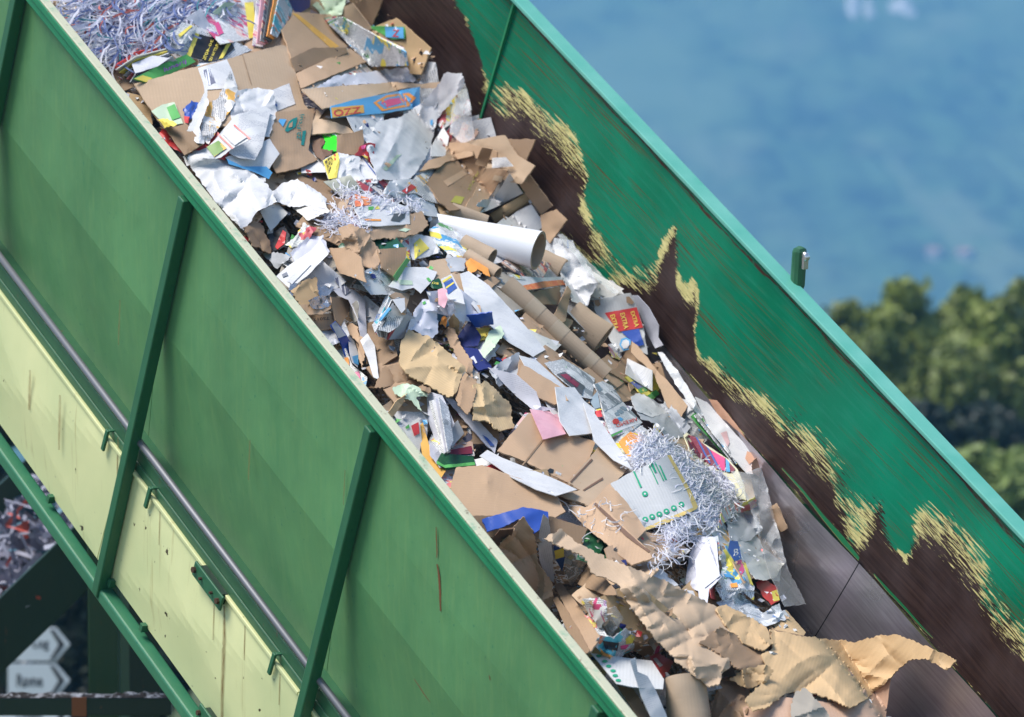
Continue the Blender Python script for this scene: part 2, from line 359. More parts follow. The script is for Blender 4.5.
# far wall with scraped paint
def edist(P, A, B):
    d = B - A; t = np.clip(((P - A) @ d) / (d @ d), 0, 1); return np.linalg.norm(P - A - t[:, None] * d, axis=1)
def pdist(P, poly):
    ins = np.zeros(len(P), bool); D = np.full(len(P), 1e9)
    for i in range(len(poly)):
        A = poly[i]; B = poly[(i + 1) % len(poly)]
        D = np.minimum(D, edist(P, A, B))
        c = (A[1] > P[:, 1]) != (B[1] > P[:, 1])
        with np.errstate(divide='ignore', invalid='ignore'):
            x = (B[0] - A[0]) * (P[:, 1] - A[1]) / (B[1] - A[1]) + A[0]
        ins ^= c & (P[:, 0] < x)
    return np.where(ins, D, -D)
BARE = [
 [(470, 84), (483, 90), (495, 104), (506, 112), (505, 97), (520, 103), (536, 118), (556, 136), (572, 158), (586, 178), (583, 194), (578, 208), (590, 228), (601, 253), (596, 266), (575, 246), (540, 215), (478, 150)],
 [(611, 292), (622, 282), (641, 287), (655, 276), (665, 254), (676, 228), (678, 250), (677, 286), (687, 301), (694, 305), (696.5, 291), (699, 310), (695, 332), (698, 357), (710, 369), (738, 388), (760, 408), (784, 430), (802, 446), (820, 462), (834, 478), (838, 500), (846, 520), (850, 538), (858, 550), (866, 540), (873, 518), (879, 503), (882, 520), (889, 545), (905, 564), (911, 545), (920, 528), (945, 535), (961, 550), (970, 570), (983, 594), (1003, 622), (1024, 648), (1070, 700), (1110, 850), (1000, 722), (860, 567), (780, 478), (700, 389)],
 [(250, -120), (425, -25), (446, -6), (462, 18), (476, 55), (481, 80), (476, 140), (400, 100)],
]
def wall_an(px, py, y=YW):
    r = ray(px, py); t = (y - EYE[1]) / r[..., 1]; P = EYE + t[..., None] * r; return np.stack([P @ AX, P @ NX], -1)
SEAM = -3.36
def wear_wall(a0, a1, y, name, da=.012):
    us = np.linspace(a0, a1, int((a1 - a0) / da)); vs = np.linspace(-.022, NF - .06, 80)
    dent = lambda a, n: .012 * math.sin(a * 2.1 + 1) * math.sin((n + .79) * 3.6) + .006 * math.sin(a * 5.3 + n * 4)
    o = grid(lambda a, n: Wc(a, y + dent(a, n) * min(1, max(0, (n - NF) / .12)) + (.02 + (NF - n) * .3 if n < NF - .002 else 0), n), us, vs, name, M['wear'], conv, smooth=True)
    A, N = np.meshgrid(us, vs, indexing='ij'); P = np.stack([A.ravel(), N.ravel()], 1)
    D = np.full(len(P), -9.)
    for b in BARE:
        q = np.array(b, float); D = np.maximum(D, pdist(P, wall_an(q[:, 0], q[:, 1])))
    at = o.data.attributes.new('wear', 'FLOAT', 'POINT'); at.data.foreach_set('value', D.astype(np.float32)); Rg = np.zeros(len(P))
    for px_, py_, ra, rn in ((545, 135, .34, .16), (512, 105, .2, .1), (815, 440, .36, .16), (852, 505, .16, .16), (955, 545, .34, .17), (1005, 610, .3, .14), (735, 385, .18, .08), (608, 262, .16, .1), (645, 272, .14, .09)):
        c = wall_an(np.array(float(px_)), np.array(float(py_))); Rg = np.maximum(Rg, np.exp(-(((P[:, 0] - c[0]) / ra) ** 2 + ((P[:, 1] - c[1]) / rn) ** 2) ** 1.5))
    at = o.data.attributes.new('rag', 'FLOAT', 'POINT'); at.data.foreach_set('value', Rg.astype(np.float32))
    return o
wear_wall(SEAM, A1, YW, 'far_wall_plate')
wear_wall(A0, SEAM - .012, YW + .03, 'far_wall_plate', .02)
m = MB(); m.cbox(A0, A1, YW + .05, YW + .075, NF - .02, -.03); m.build('far_wall_backing', M['darkgreen'], conv)
m = MB(); m.cbox(SEAM - .010, SEAM + .004, YW - .012, YW + .05, NF, -.024); m.build('seam_strip', M['rim'], conv)
m = MB(); m.cbox(A0, A1, YW - .034, YW + .046, -.020, .0); m.build('far_rim', M['farrim'], conv, bevel=.004)
m = MB(); m.cbox(A0, A1, YW + .034, YW + .045, -.12, -.0215); m.build('far_rim_lip', M['rim'], conv)
def chute(a, s): return Wc(a, YW - .004 - .245 * s, NF - .004 - .97 * s)
for e0, e1 in ((A0, SEAM), (SEAM, .152), (.158, A1)):
    grid(lambda a, s: chute(a, s) + np.array([0, .006 * math.sin(a * 7 + s * 5) + .004 * math.sin(a * 3.1), 0]), np.linspace(e0, e1, max(8, int((e1 - e0) / .05))), np.linspace(0, .95, 16), 'chute_plate', M['plate'], conv, smooth=True)
for c0_, c1_ in ((.10, .21), (SEAM - .05, SEAM + .05)):
    m = MB(); m.add([v + np.array([0, .018, -.004]) for v in (chute(c0_, 0), chute(c1_, 0), chute(c1_, .95), chute(c0_, .95))], [(0, 1, 2, 3)]); m.build('seam_backing', M['belt'], conv)
# left-over strips of paint along the fold
def foldstrip(px):
    m = MB(); V = []
    for (x, y, wd) in px:
        c = wall_an(np.array(float(x)), np.array(float(y)), YW - .03)
        V += [Wc(c[0], YW - .016, c[1] - wd), Wc(c[0], YW - .016, c[1] + wd)]
    m.add(V, [(2 * k, 2 * k + 2, 2 * k + 3, 2 * k + 1) for k in range(len(px) - 1)]); return m
fp = G('strip_green_paint').fin(srgb(20, 128, 76, .8), .4); yp = G('strip_primer').fin(srgb(196, 186, 112, .8), .6)
for px in ([(780, 468, .002), (800, 490, .006), (822, 518, .010), (841, 540, .015), (857, 559, .008)], [(872, 574, .002), (884, 588, .007), (903, 608, .006), (920, 627, .004), (931, 638, .001)]):
    foldstrip([(x - .7, y + .7, wd * 1.05) for x, y, wd in px]).build('primer_strip', yp, conv)
    mm = foldstrip(px); mm.v = [tuple(np.array(v) + np.array([0, -.004, 0])) for v in mm.v]; mm.build('paint_strip', fp, conv)
# lifting lug on the far rim
r = ray(797, 291); t = (YW + .05 - EYE[1]) / r[1]; LP = EYE + r * t; ln_ = float(LP @ NX)
la = LP @ AX
lb = MB(); z0 = .10; tl = np.array([.08, 0, .99])
def up(h, dx, dy): return Wc(la, YW + .05, ln_) + np.array([.1 * h + dx, dy, h])
lb.hexa([up(h, x, y) for h in (0, .2) for x, y in ((-.035, -.028), (.035, -.028), (.035, .028), (-.035, .028))])
V = []
lg = lb.build('lifting_lug', M['brace'], conv, bevel=.026)
q = MB(); q.tube([up(.155, .037, y) for y in (-.01, .0, .02)], [.02, .026, .018], 10); q.hexa([up(h, x, y) for h in (.10, .17) for x, y in ((.036, -.012), (.052, -.012), (.052, .016), (.036, .016))])
q.build('shackle_pin', M['chrome'], lg, bevel=.004)
# legs that carry the conveyor
for a in (-5.9, 2.9):
    for y in (.3, 2.2):
        m = MB(); P = Wc(a, y, -2.0); m.box(P[0] - .09, P[0] + .09, y - .09, y + .09, -9.0, P[2] + .06); m.build('support_leg', M['darkgreen'], conv)
# ------------------------------------------------------------------ things behind and below
def PT(px, py, t): return EYE + ray(float(px), float(py)) * t
def ground_hit(px, py):
    r = ray(float(px), float(py)); t = 700.0
    while t < 5200:
        P = EYE + r * t
        if P[2] < hgt(P[0], P[1]): return P, t
        t += 6
    return EYE + r * 5000, 5000
def leafmat(name, c0, c1):
    g = G(name); geo = g.n('NewGeometry'); oi = g.n('ObjectInfo', out=5)
    c = g.mix(g.ramp(g.noise(geo, .55, 4, .6), [(.2, 0), (.85, 1)]), c0, c1)
    return g.fin(c, .55)
BARK = G('grey_brown_bark').fin((.07, .05, .035), .9)
LEAF = [leafmat('leaf_mid_green', (.09, .13, .016), (.25, .29, .045)), leafmat('leaf_deep_green', (.06, .095, .012), (.17, .20, .03)), leafmat('leaf_shade_dark', (.006, .016, .009), (.014, .03, .016)), leafmat('leaf_light_green', (.12, .18, .035), (.24, .30, .08))]  # third leaf colour is near black: shade on the undergrowth put into it
def crown_mesh(blobs, nleaf, ls, seed):
    r = np.random.default_rng(seed); V = []; F = []
    tot = sum(b[3] ** 2 for b in blobs)
    for bx, by, bz, br in blobs:
        k = int(nleaf * br * br / tot)
        d = r.normal(size=(k, 3)); d /= np.linalg.norm(d, axis=1)[:, None]; d[:, 2] *= .85
        rad = br * (.45 + .62 * r.random(k) ** .55) * (1 + .22 * np.sin(d[:, 0] * 6 + seed) * np.sin(d[:, 1] * 5 + bx))
        c = np.array([bx, by, bz]) + d * rad[:, None]
        e1 = r.normal(size=(k, 3)); e1 /= np.linalg.norm(e1, axis=1)[:, None]
        nn = d + r.normal(size=(k, 3)) * .6; e2 = np.cross(nn, e1); e2 /= np.linalg.norm(e2, axis=1)[:, None]; e1 = np.cross(e2, nn); e1 /= np.linalg.norm(e1, axis=1)[:, None]
        s = ls * (.6 + .8 * r.random(k))[:, None]
        q = np.stack([c - e1 * s, c - e2 * s * .6, c + e1 * s, c + e2 * s * .6], 1).reshape(-1, 3)
        b = len(V); V += q.tolist(); F += [(b + 4 * i, b + 4 * i + 1, b + 4 * i + 2, b + 4 * i + 3) for i in range(k)]
    return V, F
def tree(px, ytop, rpx, t, lm, label, group, name='leafy_tree', n=2600, seed=1, slim=1.0, hb=None, ls=.17):
    t = t * .42 if t > 100 else t; ls = ls * .62 if t > 75 else ls
    top = PT(px, ytop, t); R0 = rpx * t / FPX; gz = float(hgt(top[0], top[1])); H = top[2] - gz
    T = thing(name, (top[0], top[1], gz), label, 'bush' if 'bush' in name else 'tree', group)
    r = random.Random(seed); blobs = []
    hb = hb if hb is not None else max(.06 * H, H - 5.5 * R0)
    for i in range(16):
        f = r.random(); z = gz + hb + (H - hb) * (.12 + .72 * f); a = r.random() * 6.28
        prof = math.sin(math.pi * min(.98, .22 + .72 * f)) ** .7
        q = R0 * prof * r.uniform(.25, .85) * slim
        blobs.append((top[0] + q * math.cos(a), top[1] + q * math.sin(a), z, R0 * r.uniform(.42, .68)))
    blobs.append((top[0], top[1], gz + H - R0 * .42, R0 * .42))
    m = MB(); V, F = crown_mesh(blobs, int(n * 2.3), ls * 1.15, seed); m.add(V, F); m.build('crown', LEAF[lm], T)
    m = MB(); m.tube([(top[0], top[1], gz - .2), (top[0] + .05 * R0, top[1], gz + hb + .3 * (H - hb)), (top[0], top[1] + .05 * R0, gz + .85 * H)], [R0 * .12, R0 * .08, R0 * .02], 8)
    for i in range(5):
        b = blobs[i * 2]; z0 = gz + hb + (.1 + .08 * i) * (H - hb); m.tube([(top[0], top[1], z0), (b[0], b[1], b[2])], [R0 * .05, R0 * .012], 6)
    m.build('trunk', BARK, T, smooth=True)
TG = 'blurred broadleaf trees on the slope behind the conveyor'
tree(846, 296, 44, 250, 1, 'small rounded green tree just right of the steel lifting lug', TG, seed=3)
tree(908, 274, 50, 243, 0, 'tall sunlit green tree, highest crown of the group at right', TG, seed=5, n=3200)
tree(968, 283, 46, 247, 0, 'green tree right beside the tallest crown at right', TG, seed=8)
tree(1026, 277, 44, 236, 1, 'dark green tree cut by the right edge of the photo', TG, seed=11)
tree(880, 330, 46, 226, 1, 'lower deep green tree in front of the tallest crown', TG, seed=14)
tree(948, 345, 54, 222, 1, 'broad deep green tree lower down in the middle of the clump at right', TG, seed=17, n=3000)
tree(1012, 360, 46, 224, 1, 'deep green tree low at the right edge above the dark gap', TG, seed=21)
tree(890, 305, 40, 238, 0, 'small pale green tree between the rounded tree and the tallest crown', TG, seed=33)
tree(985, 300, 44, 228, 0, 'green tree filling the gap right of the tallest crown', TG, seed=35)
tree(1003, 292, 40, 232, 1, 'dark green crown wedged before the tree cut by the right edge', TG, seed=37)
tree(925, 400, 44, 214, 2, 'shade-darkened bush in the shaded gap under the clump of trees', 'shade-darkened bushes below the trees', 'shaded_bush', seed=25, n=2000)  # the gap's shade is carried by the dark leaf colour
tree(985, 410, 50, 215, 2, 'near black shade-darkened bush in the shaded gap nearest the right edge', 'shade-darkened bushes below the trees', 'shaded_bush', seed=26, n=2000)
tree(976, 447, 34, 196, 3, 'pale green bush low at right just above the conveyor rim', 'pale bushes below the trees', 'leafy_bush', seed=29, n=1500, hb=.1)
tree(1022, 448, 34, 193, 3, 'pale green bush in the lower right beside the photo edge', 'pale bushes below the trees', 'leafy_bush', seed=31, n=1500, hb=.1)
# houses and rocks far out in the haze
hw = G('far_house_wall').fin((.75, .66, .62), .8); hr = G('far_house_roof').fin((.42, .22, .18), .8)
for px, py, lab in ((936, 256, 'tiny pink house far off in the haze, above the trees at right'), (966, 257, 'tiny pink house far off, right hand one of the two above the trees')):
    P, t = ground_hit(px, py + 3); T = thing('house', P, lab, 'house', 'tiny houses far off in the blue valley')
    m = MB(); m.box(P[0] - 4, P[0] + 4, P[1] - 3, P[1] + 3, P[2] - 3, P[2] + 4); m.build('wall', hw, T)
    m = MB(); m.add([(P[0] + x, P[1] + y, P[2] + z) for x, y, z in ((-5, -4, 4), (5, -4, 4), (5, 4, 4), (-5, 4, 4), (-5, 0, 6), (5, 0, 6))], [(0, 1, 5, 4), (2, 3, 4, 5), (1, 2, 5), (3, 0, 4), (3, 2, 1, 0)]); m.build('roof', hr, T)
rk = G('white_limestone'); rk.fin(rk.mix(rk.noise(rk.n('NewGeometry'), .08, 3), (.6, .56, .55), (.9, .88, .9)), .9)
for i, (px, py, rx, lab) in enumerate(((853, 4, 11, 'leftmost white rock patch on the blue mountainside at top right'), (869, 12, 8, 'small round white rock patch between the other two on the mountainside'), (904, 11, 24, 'long white rock patch on the blue mountainside at top right'))):
    P, t = ground_hit(px, py); sc = t / FPX; m = MB(); r = random.Random(i + 3); V = []; k = 18
    for j in range(6):
        f = j / 5
        for q in range(k):
            a = 6.283 * q / k; w_ = (1 - f * .93) * (1 + .25 * math.sin(a * 3 + i + j) + .15 * r.random())
            V.append(P + np.array([*(RT * (rx * sc * w_ * math.cos(a)) + FW * (9 * sc * w_ * 7 * math.sin(a) * .5)), -4 + 14 * f * (1 - .3 * r.random()) + (RT * 0)[0] + .28 * 9 * sc * w_ * 3.5 * math.sin(a) - rx * sc * w_ * math.cos(a) * .12]))
    m.add(V, [(j * k + q, j * k + (q + 1) % k, (j + 1) * k + (q + 1) % k, (j + 1) * k + q) for j in range(5) for q in range(k)] + [tuple(5 * k + q for q in range(k))])
    tag(m.build('rock_outcrop', rk.m, smooth=True), lab, 'rock', 'white rock patches on the mountainside')
# thicket behind the road sign, its shade put into the near black leaf colour
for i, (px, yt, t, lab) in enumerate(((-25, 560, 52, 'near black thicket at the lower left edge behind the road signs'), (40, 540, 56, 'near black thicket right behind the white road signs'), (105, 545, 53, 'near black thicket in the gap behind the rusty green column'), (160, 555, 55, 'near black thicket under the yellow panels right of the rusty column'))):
    tree(px, yt, 62, t, 2, lab, 'dark thickets under the conveyor', 'shaded_bush', seed=40 + i, n=2200, hb=.0, ls=.10)
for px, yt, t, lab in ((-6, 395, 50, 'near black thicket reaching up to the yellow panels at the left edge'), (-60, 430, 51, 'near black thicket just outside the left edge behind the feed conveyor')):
    tree(px, yt, 70, t, 2, lab, 'dark thickets under the conveyor', 'shaded_bush', seed=50 + int(t), n=2400, hb=.0, ls=.10)
# steel column and girder
def frame_box(m, p0, p1, hw_, up=(0, 0, 1)):
    p0 = np.array(p0); p1 = np.array(p1); d = p1 - p0; d /= np.linalg.norm(d); u = np.array(up, float); s = np.cross(d, u); s /= np.linalg.norm(s); u = np.cross(s, d)
    m.hexa([p + s * a * hw_[0] + u * b * hw_[1] for b in (-1, 1) for p, a in ((p0, -1), (p1, -1), (p1, 1), (p0, 1))])
p = PT(104, 600, 26.2)
fr = thing('steel_frame', (p[0], p[1], -9), 'rusty dark green steel column and girder below the yellow panels', 'steel frame')
m = MB(); frame_box(m, (p[0], p[1], -9), (p[0], p[1], p[2] + 1.6), (.078, .078), (FW[0], FW[1], 0)); m.build('column', green_paint('column_green_rusty', srgb(48, 92, 56, .6), .75, 1.0), fr, bevel=.006)
q0 = PT(-160, 707, 25.4); q1 = PT(172, 705, 25.4); q0[2] = q1[2]
gm = green_paint('girder_green_rusty', srgb(22, 62, 44, .5), .7, 1.0)
m = MB(); frame_box(m, q0, q1, (.05, .045)); m.build('girder', gm, fr, bevel=.005)
gr_ = G('girder_grime'); _g = gr_.n('NewGeometry'); gr_.fin(gr_.mix(gr_.ramp(gr_.noise(_g, 18, 5, .7), [(.48, 0), (.58, 1)]), (.03, .022, .018), (.45, .45, .47)), .9)
m = MB(); rr = np.random.default_rng(2); k = 60; V = []
for i in range(k + 1):
    c = q0 + (q1 - q0) * i / k
    for a, h in ((-.05, .047), (0, .05 + .022 * rr.random()), (.05, .047)): V.append(c + np.array([*(FW * a), h]))
m.add(V, [(i * 3 + j, i * 3 + j + 1, i * 3 + 4 + j, i * 3 + 3 + j) for i in range(k) for j in range(2)]); m.build('grime', gr_.m, fr)
m = MB(); c = q0 + (q1 - q0) * ((80 + 160) / 332); frame_box(m, c - (q1 - q0) * .022, c + (q1 - q0) * .022, (.053, .049)); m.build('rusty_splice', G('orange_rust').fin((.22, .075, .025), .85), fr)
# second conveyor
sc_ = thing('feed_conveyor', PT(0, 600, 28), 'dark green feed conveyor at the lower left carrying shredded paper', 'conveyor')
a0, a1 = PT(-150, 812, 27.6), PT(120, 553, 27.6)
b0, b1 = PT(-150, 695, 29.0), PT(120, 440, 29.0)
def band(o0, o1, h0, h1, th, name):
    d = o1 - o0; d = d / np.linalg.norm(d); un = np.array([0, 0, 1.]) - d * d[2]; un /= np.linalg.norm(un); s = np.cross(d, un); m = MB()
    m.hexa([p + un * h + s * e for h in (h0, h1) for p, e in ((o0, 0), (o1, 0), (o1, th), (o0, th))]); return m.build(name, M['darkgreen'], sc_, bevel=.006)
band(a0, a1, -.02, .29, .05, 'side_plate'); band(b0, b1, -.02, .3, .05, 'side_plate')
m = MB(); V = [a0 + np.array([0, 0, .1]), a1 + np.array([0, 0, .1]), b1 + np.array([0, 0, .1]), b0 + np.array([0, 0, .1])]; m.hexa([v - np.array([0, 0, .08]) for v in V] + V); m.build('belt', M['belt'], sc_)
lg_ = MB()
for f in (.05, .93):
    for o0, o1 in ((a0, a1), (b0, b1)):
        P = o0 + (o1 - o0) * f; lg_.box(P[0] - .06, P[0] + .06, P[1] - .06, P[1] + .06, -9, P[2])
lg_.build('support_leg', M['darkgreen'], sc_)
wp = [G('shred_lilac_shaded').fin((.30, .30, .37), .7), G('shred_grey').fin((.30, .31, .38), .7), G('shred_red').fin((.5, .09, .06), .6), G('shred_teal').fin((.06, .16, .22), .6)]  # paper tones darkened to carry the shade of the structures above
m = MB(); r = np.random.default_rng(4)
for i in range(1500):
    f, g_ = r.random(), r.random(); c = a0 + (a1 - a0) * f + (b0 - a0) * g_ + np.array([0, 0, .1 + .28 * (1 - abs(2 * g_ - 1)) * r.random() + .12 * r.random()])
    d = r.normal(size=3); d /= np.linalg.norm(d); e = np.cross(d, r.normal(size=3)); e /= np.linalg.norm(e); l = .03 + .11 * r.random(); w_ = .006 + .02 * r.random()
    m.add([c - d * l - e * w_, c + d * l - e * w_, c + d * l + e * w_, c - d * l + e * w_], [(0, 1, 2, 3)], int(r.choice(4, p=[.5, .36, .06, .08])))
tag(m.build('shredded_paper', wp), 'shade-darkened shredded paper riding on the feed conveyor at lower left', 'shredded paper', kind='stuff')

# text helper: triangles of a word in a unit box (0..1 wide, 0..1 high)
_txt = {}
def text_tris(s, bold=0.0):
    if (s, bold) in _txt: return _txt[(s, bold)]
    cu = bpy.data.curves.new('word', 'FONT'); cu.body = s; cu.resolution_u = 2; cu.offset = bold
    o = bpy.data.objects.new('word', cu); me = o.to_mesh()
    V = np.array([v.co[:2] for v in me.vertices]); me.calc_loop_triangles(); F = [tuple(t.vertices) for t in me.loop_triangles]
    V = (V - V.min(0)) / (V.max(0) - V.min(0)); o.to_mesh_clear(); bpy.data.objects.remove(o); bpy.data.curves.remove(cu)
    _txt[(s, bold)] = (V, F); return V, F
# road signs
ST = 40.0
white = G('sign_white').fin((.62, .66, .68), .45); black = G('sign_black').fin((.02, .02, .025), .5)
def signpt(x, y, d=0.0): return PT(x, y, ST) - FWV * d
FWV = np.array([*FW, 0.0])
sp0 = PT(30, 690, ST)
sg = thing('road_sign', (sp0[0], sp0[1], -9), 'white arrow shaped road signs on a post, one reads Ravne', 'road sign')
m = MB(); pp = PT(26, 634, ST + .12); m.tube([(pp[0], pp[1], -9), tuple(pp)], .04, 10); m.build('post', M['pipe'], sg, smooth=True)
def slab(poly, d0, d1, mat, name, parent):
    m = MB(); k = len(poly); m.add([signpt(x, y, d0) for x, y in poly] + [signpt(x, y, d1) for x, y in poly], [tuple(range(k))[::-1], tuple(range(k, 2 * k))] + [(i, (i + 1) % k, k + (i + 1) % k, k + i) for i in range(k)])
    return m.build(name, mat, parent)
for yc, word, x0 in ((644, 'Log', -14), (680, 'Ravne', 8), (716, 'Dolina', -4)):
    ar = slab([(x0, yc - 16.5), (56, yc - 16.5), (70, yc), (56, yc + 16.5), (x0, yc + 16.5)], 0, .02, white, 'arrow_panel', sg)
    slab([(50, yc - 15), (54, yc - 15), (65, yc), (54, yc + 15), (50, yc + 15), (59, yc)], .0215, .0245, black, 'chevron', ar)
    V, F = text_tris(word, .02); wd = 26 if len(word) > 3 else 16; xs = 17 if len(word) > 3 else 33
    m = MB(); m.add([signpt(xs + v[0] * wd, yc + 6.5 - v[1] * 13, .023) for v in V], F); m.build('lettering', black, ar)
# ------------------------------------------------------------------ paper, card and plastic materials
MATS = {}
def var(g, col, lo=.86, hi=1.1):
    r = g.n('ObjectInfo', out=5); k = g.n('MapRange', {0: r, 1: 0, 2: 1, 3: lo, 4: hi})
    return g.n('VectorMath', {0: col, 3: k}, operation='SCALE')
def card(name, col, corr=.12, stain=.25):
    g = G(name); uv = g.uv()
    b = g.noise(uv, 6, 4, .6); w_ = g.n('TexWave', {'Vector': uv, 'Scale': 22, 'Distortion': .6, 'Detail': 1}, wave_type='BANDS', bands_direction='X')
    s = g.noise(g.mp(uv, (3, 14, 1)), 3, 4, .6)
    c = g.mix(g.ma('MULTIPLY', w_, corr), col, tuple(x * .72 for x in col))
    c = g.mix(g.ramp(b, [(.3, 0), (.75, stain)]), c, (col[0] * .7, col[1] * .66, col[2] * .6))
    c = g.mix(g.ramp(s, [(.55, 0), (.8, .22)]), c, tuple(min(1, x * 1.35) for x in col))
    c = g.mix(g.ramp(g.noise(uv, 55, 3, .6), [(.70, 0), (.73, .5)]), c, tuple(x * .4 for x in col))
    g.fin(var(g, c), .75, 0, g.bump(g.ma('ADD', g.ma('MULTIPLY', w_, .15), g.noise(uv, 16, 4)), .22, .006)); MATS[name] = g.m
card('card', (.46, .31, .195)); card('card_pale', (.54, .395, .265)); card('card_dark', (.32, .21, .125)); card('card_pink', (.56, .37, .26), .05)
card('kraft', (.53, .365, .195), .02, .2); card('kraft_yel', (.58, .42, .23), .35); card('card_grey', (.40, .36, .30), .1); card('tube', (.44, .33, .23), .0, .15)
card('print_grey', (.60, .61, .61), .18, .1)
def paper(name, col, ink=.0, rough=.6, inkc=(.25, .27, .34), row=125, blot=.06):
    g = G(name); uv = g.uv(); c = g.mix(g.ramp(g.noise(uv, 9, 4), [(.35, 0), (.8, 1)]), col, tuple(x * (1 - blot * 2) for x in col))
    if ink:
        x = g.n('SeparateXYZ', {0: uv}, 0); y = g.n('SeparateXYZ', {0: uv}, 1)
        rw = g.ma('LESS_THAN', g.ma('FRACT', g.ma('MULTIPLY', y, row)), .5)
        wd = g.ramp(g.noise(g.mp(uv, (150, row, 1)), 1, 2), [(.42, 0), (.5, 1)])
        blk = g.ramp(g.noise(g.mp(uv, (7, 12, 1)), 1, 1), [(.47, 0), (.5, 1)])
        k = g.ma('MULTIPLY', g.ma('MULTIPLY', g.ma('MULTIPLY', rw, wd), blk), ink); c = g.mix(k, c, inkc)
    g.fin(var(g, c, .92, 1.03), rough, 0, g.bump(g.noise(uv, 22, 4), .15, .004)); MATS[name] = g.m
paper('white', (.71, .71, .715), .28); paper('white_print', (.69, .69, .69), .6); paper('lilac', (.66, .665, .74), .25); paper('offwhite', (.74, .72, .66), .15)
paper('grey', (.45, .47, .50), .2); paper('cream', (.72, .68, .48)); paper('pink', (.72, .40, .46), .5, inkc=(.5, .2, .28)); paper('orange', (.90, .36, .07)); paper('amber', (.75, .42, .09))
paper('yellow', (.85, .70, .12)); paper('green', (.10, .42, .10)); paper('lime', (.05, .80, .03), rough=.4); paper('blue', (.03, .09, .42), rough=.4); paper('navy', (.02, .03, .16), rough=.4)
paper('red', (.62, .05, .05), rough=.4); paper('hotpink', (.8, .1, .28), rough=.4); paper('purple', (.25, .06, .40), rough=.4); paper('skyblue', (.12, .42, .75), rough=.35); paper('black', (.02, .02, .022), rough=.5)
paper('maroon', (.22, .03, .06), rough=.45); paper('palegreen', (.55, .68, .50)); paper('dkgreen', (.01, .08, .03), rough=.35); paper('darkgrey', (.09, .10, .11), rough=.5); paper('brown', (.18, .10, .06)); paper('peach', (.75, .42, .27)); paper('stampgreen', (.02, .36, .19)); paper('teal', (.01, .22, .20)); paper('oliveprint', (.36, .34, .06)); paper('inkblue', (.05, .12, .40)); paper('inkgrey', (.2, .22, .27))
def news(name, col, seed, palette, pic=.5, ink=.7):
    g = G(name); uv = g.mp(g.uv(), loc=(seed * 3.1, seed * 1.7, 0))
    x = g.n('SeparateXYZ', {0: uv}, 0); y = g.n('SeparateXYZ', {0: uv}, 1)
    vo = g.t.nodes.new('ShaderNodeTexVoronoi'); vo.distance = 'CHEBYCHEV'; g.put(vo.inputs['Vector'], g.mp(uv, (12, 16, 1))); vo.inputs['Scale'].default_value = 1; vo.inputs['Randomness'].default_value = .7
    cell = g.n('SeparateColor', {0: vo.outputs['Color']}, 0); cel2 = g.n('SeparateColor', {0: vo.outputs['Color']}, 1)
    base = g.mix(g.ramp(g.noise(uv, 7, 3), [(.35, 0), (.8, 1)]), col, tuple(q * .86 for q in col))
    rw = g.ma('LESS_THAN', g.ma('FRACT', g.ma('MULTIPLY', y, 120)), .55); wd = g.ramp(g.noise(g.mp(uv, (90, 120, 1)), 1, 2), [(.4, 0), (.48, 1)])
    tx = g.ma('MULTIPLY', g.ma('MULTIPLY', rw, wd), g.ma('MULTIPLY', g.ma('GREATER_THAN', cell, .3), ink)); c = g.mix(tx, base, (.16, .17, .2))
    pal = g.ramp(g.ma('ADD', g.ma('MULTIPLY', cel2, .55), g.ma('MULTIPLY', g.noise(uv, 26, 6, .72), .62)), [(i / len(palette) + .02, p) for i, p in enumerate(palette)], 'CONSTANT')
    pm = g.ma('LESS_THAN', cell, pic); c = g.mix(pm, c, pal)
    g.fin(c, .5, 0, g.bump(g.noise(uv, 20, 4), .15, .004)); MATS[name] = g.m
GR = [(.10, .11, .12), (.55, .56, .58), (.25, .27, .29), (.70, .70, .70), (.38, .40, .42)]
news('news', (.72, .73, .72), 1, GR, .22); news('news2', (.69, .71, .73), 2, GR + [(.10, .2, .45)], .3); news('newsred', (.72, .70, .68), 3, [(.6, .08, .06), (.75, .73, .7), (.8, .45, .1), (.3, .32, .35)], .35)
news('mag1', (.78, .78, .78), 4, [(.75, .1, .1), (.85, .7, .1), (.1, .35, .6), (.8, .8, .8), (.1, .3, .1)], .55); news('mag2', (.72, .74, .78), 5, [(.03, .12, .45), (.6, .7, .8), (.8, .8, .82), (.1, .45, .55), (.7, .2, .1)], .55)
news('mag3', (.76, .78, .74), 6, [(.08, .35, .08), (.7, .75, .6), (.85, .65, .05), (.5, .08, .1), (.8, .8, .78)], .6); news('mag4', (.5, .45, .45), 7, [(.03, .02, .03), (.35, .05, .06), (.6, .4, .3), (.08, .08, .12), (.7, .65, .6)], .75)
news('mag5', (.8, .8, .8), 8, [(.8, .35, .08), (.8, .55, .5), (.6, .08, .2), (.8, .8, .8), (.35, .15, .4)], .55); news('mag6', (.78, .8, .8), 9, [(.12, .6, .75), (.85, .8, .2), (.8, .25, .25), (.8, .82, .84), (.15, .3, .65)], .5)
def foil():
    g = G('foil'); uv = g.uv(); g.fin((.45, .48, .52), .25, .85, g.bump(g.noise(uv, 14, 4), .8, .02)); MATS['foil'] = g.m
foil()
def film(name, op, col=(.8, .82, .84)):
    g = G(name); uv = g.uv(); tr = g.n('BsdfTransparent'); g.fin(col, .22, 0, g.bump(g.noise(uv, 10, 4), .5, .02))
    k = g.ramp(g.noise(g.mp(uv, (4, 9, 1)), 2, 4, .6), [(.3, op * .7), (.7, min(1, op * 1.35))])
    mx = g.n('MixShader', {0: k, 1: tr, 2: g.p.outputs[0]}); g.t.links.new(mx, g.out.inputs[0]); MATS[name] = g.m
film('film', .24, (.92, .93, .95)); film('film_milky', .6)

